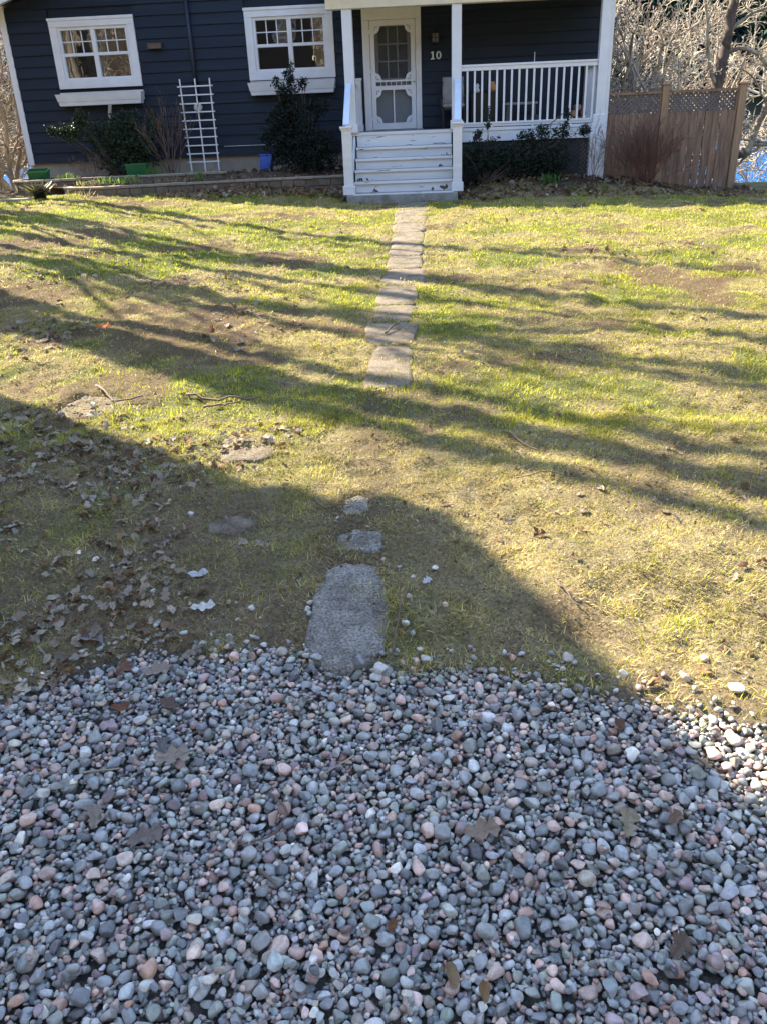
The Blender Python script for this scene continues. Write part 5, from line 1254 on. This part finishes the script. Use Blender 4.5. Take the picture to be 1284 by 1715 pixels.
for q, (x, y, s_, yw, tl, ol, c1, lab) in enumerate(LV):
    V, F, T = leaf_mesh(ol, s_, 200+q, .18 if c1[0] > .5 else .42, c1); Rm = rotm(np.random.default_rng(q), 0)*0+np.array(Matrix.Rotation(yw, 3, 'Z') @ Matrix.Rotation(tl, 3, 'X'))
    W = V@Rm.T; z = place_z(x, y, s_*.3); W = W+np.array([x, y, z-np.percentile(W[:, 2], 25)+.003])
    tag(link('dead_leaf', np_mesh('dead_leaf', W, F, True, T), M['leaf']), lab, 'leaf', 'fallen leaves lying singly')
# the leaf litter nobody could count
lrg = np.random.default_rng(9); VV, FF, TT = [], [], []; cnt = 0
protos = [leaf_mesh(ol, 1.0, 300+i, cu, (1, 1, 1), st_) for i, (ol, cu, st_) in enumerate([(OAK, .4, True), (OAKM, .5, False), (OAK, .3, True), (OVAL, .5, False), (OAKM, .7, True), (OVAL, .8, False)])]
small = [leaf_mesh(o_, 1.0, 320+i, .6, (1, 1, 1), False) for i, o_ in enumerate([oval_outline(8), oval_outline(7), oak_outline(12, 2, .4)])]
LC = np.array([[.36, .34, .31], [.27, .24, .215], [.20, .15, .115], [.15, .10, .07], [.28, .20, .13], [.38, .34, .31], [.20, .12, .08]])
LC = LC*np.array([1.12, 1.0, .82])
def scatter(n, fn, smin, smax, pal=None, tilt=.3, lod=False):
    global cnt
    k_ = 0
    while k_ < n:
        x, y = fn(); 
        if x is None: continue
        V, F, T = (small if lod else protos)[lrg.integers(0, 3 if lod else 6)]; s_ = lrg.uniform(smin, smax); R = rotm(lrg, tilt)
        W = (V*s_)@R.T; zz = (float(bedz(np.array([x]), np.array([y]))[0]) if (y > bed_front(x)+.1 and -8.2 < x < -1.6) else gz1(x, y))
        W = W+np.array([x, y, zz+.004-np.percentile(W[:, 2], 15)+lrg.uniform(0, .006)])
        c_ = LC[lrg.choice(len(LC), p=pal)]*lrg.uniform(.7, 1.2); VV.append(W); FF.append(F+cnt); TT.append(T*c_); cnt += len(W); k_ += 1
def f1():
    y = 1.7+2.2*lrg.random()**.8; x = -.55-.9*lrg.random()**.7*y/1.6*1.0-.1*lrg.random()
    if y < float(gravel_edge(np.array([x]))[0])-.05 or fbm(np.array([x]), np.array([y]), .35, 3)[0] < lrg.uniform(.40, .62)-.12*(x < -1.0): return None, None
    return x, y
scatter(1700, f1, .010, .055, [.26, .24, .16, .12, .12, .08, .02], .4)
def f2():
    y = lrg.uniform(3.6, 8.5); x = lrg.uniform(-.7*y, -.1*y-.3)
    if fbm(np.array([x+3]), np.array([y]), .8, 3)[0] < lrg.uniform(.46, .66): return None, None
    return x, y
scatter(750, f2, .02, .080, [.34, .2, .16, .12, .08, .08, .02], .35)
def f3():
    y = lrg.uniform(1.9, 8.5); x = lrg.uniform(-.05, .46*y+.4)
    if y < float(gravel_edge(np.array([x]))[0])+.02 or fbm(np.array([x+9]), np.array([y]), .6, 3)[0] < lrg.uniform(.44, .66): return None, None
    return x, y
scatter(330, f3, .015, .05, [.26, .2, .2, .16, .08, .08, .02], .4)
def f4():
    x = lrg.uniform(-4.9, -1.5); y = float(bed_front(x))-.05-lrg.random()**1.3*.9
    return x, y
scatter(800, f4, .06, .13, [.06, .14, .28, .22, .18, .04, .08], .6, True)
def f5():
    x = lrg.uniform(.5, 6.0); y = 16.9-lrg.random()**1.2*1.35
    return x, y
scatter(1050, f5, .06, .13, [.06, .14, .26, .24, .16, .04, .1], .6, True)
def f6():
    x = lrg.uniform(-8.0, -1.7); y = float(bed_front(x))+.15+lrg.random()*1.4
    return x, y
scatter(420, f6, .05, .11, [.06, .14, .28, .22, .18, .04, .08], .6, True)
def f7():
    y = lrg.uniform(8.5, 15.5); x = lrg.uniform(-.55*y, .42*y)
    if fbm(np.array([x+3]), np.array([y]), 1.2, 3)[0] < lrg.uniform(.5, .64) or abs(x+.33) < .3: return None, None
    return x, y
scatter(200, f7, .04, .09, [.1, .15, .25, .25, .15, .03, .07], .4, True)
def f8():
    y = 1.9+12*lrg.random()**1.3; x = lrg.uniform(-.66*y-.3, .43*y+.3)
    if y < float(gravel_edge(np.array([x]))[0])+.03 or abs(x+.32) < .22 and y > 4.6: return None, None
    if fbm(np.array([x+20]), np.array([y]), .5, 3)[0] < lrg.uniform(.35, .6): return None, None
    return x, y
def f9():
    y = 1.9+2.7*lrg.random(); x = lrg.uniform(-.66*y-.3, .43*y+.3)
    if y < float(gravel_edge(np.array([x]))[0])+.02 or (x > .1 and lrg.random() < .5): return None, None
    return x, y
scatter(2600, f9, .006, .018, [.22, .18, .2, .16, .12, .08, .04], .5, True)
scatter(1500, f8, .010, .028, [.10, .12, .24, .26, .14, .04, .10], .6, True)
ll = link('leaf_litter', np_mesh('leaf_litter', np.concatenate(VV), np.concatenate(FF), True, np.concatenate(TT)), M['leaf'])
tag(ll, 'scattered grey and brown dead leaves over the ground', 'leaf litter', kind='stuff')
# leaves blown onto the steps
for q, (x, z, s_) in enumerate([(-1.28, -1.005, .11), (-1.15, -1.005, .10), (.18, -.83, .09), (-1.0, -1.187, .12), (.02, -1.187, .11), (.22, -1.187, .16), (.30, -.65, .10)]):
    k_ = round((-.468-z)/.181); y = 16.62-.28*k_+.06; V, F, T = leaf_mesh(OAK, s_, 400+q, .6, (.10, .075, .06)); R = np.array(Matrix.Rotation(q*1.3, 3, 'Z') @ Matrix.Rotation(.9, 3, 'X'))
    W = V@R.T; W = W+np.array([x, y, z+.012-W[:, 2].min()])
    tag(link('dead_leaf', np_mesh('dead_leaf', W, F, True, T), M['leaf']), ['dark leaf at the left end of the fourth step', 'second dark leaf near the left end of the fourth step', 'dark leaf at the right of the third step', 'dark leaf on the lowest tread, left half', 'dark leaf on the lowest tread, right half', 'biggest upright dark leaf on the lowest tread by the right newel', 'dark leaf at the right end of the second step'][q], 'leaf', 'leaves on the porch steps')

# sticks
ST = [([(-.50, 3.05), (-.46, 2.98), (-.40, 2.97), (-.34, 2.96)], .004, 'curved dark stick at the shadow edge left of the path'), ([(-.42, 2.85), (-.395, 2.77), (-.37, 2.72)], .003, 'short dark stick left of the small broken slab'),
      ([(-.10, 2.40), (-.115, 2.28), (-.13, 2.17), (-.14, 2.06)], .003, 'long thin twig along the right rim of the large slab'), ([(.40, 2.40), (.43, 2.32), (.46, 2.26)], .004, 'pale stick in the sunlit grass at right'),
      ([(-1.45, 4.55), (-1.2, 4.45), (-1.0, 4.52)], .008, 'branching stick in the sunlit patch left of the path'), ([(-1.3, 4.35), (-1.1, 4.42)], .007, 'shorter stick beside the branching one'), ([(.34, 3.9), (.42, 3.75), (.5, 3.66)], .005, 'twig in the broad shadow right of the path'),
      ([(.35, 3.3), (.7, 3.32)], .003, 'straight thin twig in the right hand lawn'), ([(-.34, 5.95), (-.27, 6.15), (-.25, 6.25)], .008, 'dark twig lying on the path slab'), ([(-2.05, 4.7), (-1.85, 4.45), (-1.7, 4.5)], .008, 'forked stick near the pale worn stone')]
for q, (pts, r_, lab) in enumerate(ST):
    t_ = np.linspace(0, len(pts)-1, 10); P = np.stack([np.interp(t_, range(len(pts)), [p[j] for p in pts]) for j in range(2)], 1)+np.random.default_rng(q).normal(0, .004, (10, 2))
    Z = gz(P[:, 0], P[:, 1])+r_*1.5+.010
    o = MB().tube(np.column_stack([P, Z]), np.linspace(r_, r_*.5, 10), 6).build('stick', M['browntwig']); tag(o, lab, 'stick', 'sticks on the lawn')
GS = [([(-.16, 1.22), (-.235, 1.13)], .0022, 'straw coloured stem lying on gravel, bottom centre', 'stake'), ([(-.42, 1.50), (-.36, 1.44), (-.38, 1.36), (-.46, 1.33)], .0035, 'bent dark twig on gravel left of centre', 'browntwig'), ([(-.93, 1.56), (-.83, 1.585)], .003, 'straight pale twig on gravel at the left edge', 'stake'),
      ([(-.22, 1.63), (-.30, 1.56)], .0025, 'thin pale stem on gravel below the slab', 'stake'), ([(-.40, 1.27), (-.35, 1.22)], .005, 'thick brown bark sliver on gravel, left of centre', 'browntwig')]
for q, (pts, r_, lab, mt_) in enumerate(GS):
    t_ = np.linspace(0, len(pts)-1, 9); P = np.stack([np.interp(t_, range(len(pts)), [p[j] for p in pts]) for j in range(2)], 1)
    Z = np.array([place_z(a, b, .012) for a, b in P]); Z = np.convolve(np.pad(Z, 2, 'edge'), np.ones(5)/5, 'valid')+.006
    o = MB().tube(np.column_stack([P, Z]), np.linspace(r_, r_*.6, 9), 6).build('stick', M[mt_]); tag(o, lab, 'stick', 'sticks and stems on the gravel')

# ------------------------------------------------------------------ far shore forest
frg = np.random.default_rng(15); n = 900; fx = frg.uniform(-170, 190, n); fyv = 119+frg.random(n)**1.1*75; fz = gz(fx, fyv)
VV, FF, TT = [], [], []; cnt = 0
for x, y, z in zip(fx, fyv, fz):
    h = frg.uniform(7, 14); r_ = h*.2; m2 = 130; t = frg.random(m2)**.8; a = frg.random(m2)*6.283; rr = r_*(1-t)*frg.uniform(.55, 1.15, m2)
    C = np.stack([x+rr*np.cos(a), y+rr*np.sin(a), z+h*(.06+.94*t)], 1); D = np.stack([np.cos(a), np.sin(a), -.45+frg.normal(0, .2, m2)], 1)
    g = np.array([.022, .045, .030])*frg.uniform(.6, 1.5)*(np.array([1.5, 1.2, .8]) if frg.random() < .12 else 1)
    V, F, T = leaf_cloud(C, D, h*.16*frg.uniform(.6, 1.3, m2), h*.10*frg.uniform(.6, 1.2, m2), g*frg.uniform(.7, 1.3, (m2, 1)), .15)
    VV.append(V); FF.append(F+cnt); TT.append(T); cnt += len(V)
ff = link('far_forest', np_mesh('far_forest', np.concatenate(VV), np.concatenate(FF), False, np.concatenate(TT)), M['needle'])
tag(ff, 'dark conifer forest covering the far lake shore', 'forest', kind='stuff')
# low pale brush along the far waterline
n = 2600; bx_ = frg.uniform(-60, 90, n); by_ = frg.uniform(113, 119, n); C = np.stack([bx_, by_, gz(bx_, by_)+frg.uniform(.2, 2.4, n)], 1)
V, F, T = leaf_cloud(C, frg.normal(0, 1, (n, 3))+np.array([0, 0, 1.2]), frg.uniform(1.0, 2.4, n), frg.uniform(.12, .3, n), np.array([.40, .34, .26])*frg.uniform(.5, 1.2, (n, 1)))
tag(link('shore_brush', np_mesh('shore_brush', V, F, False, T), M['needle']), 'pale leafless brush along the far waterline', 'brush', kind='stuff')
# (end of scene)
print('objects', len(bpy.data.objects))
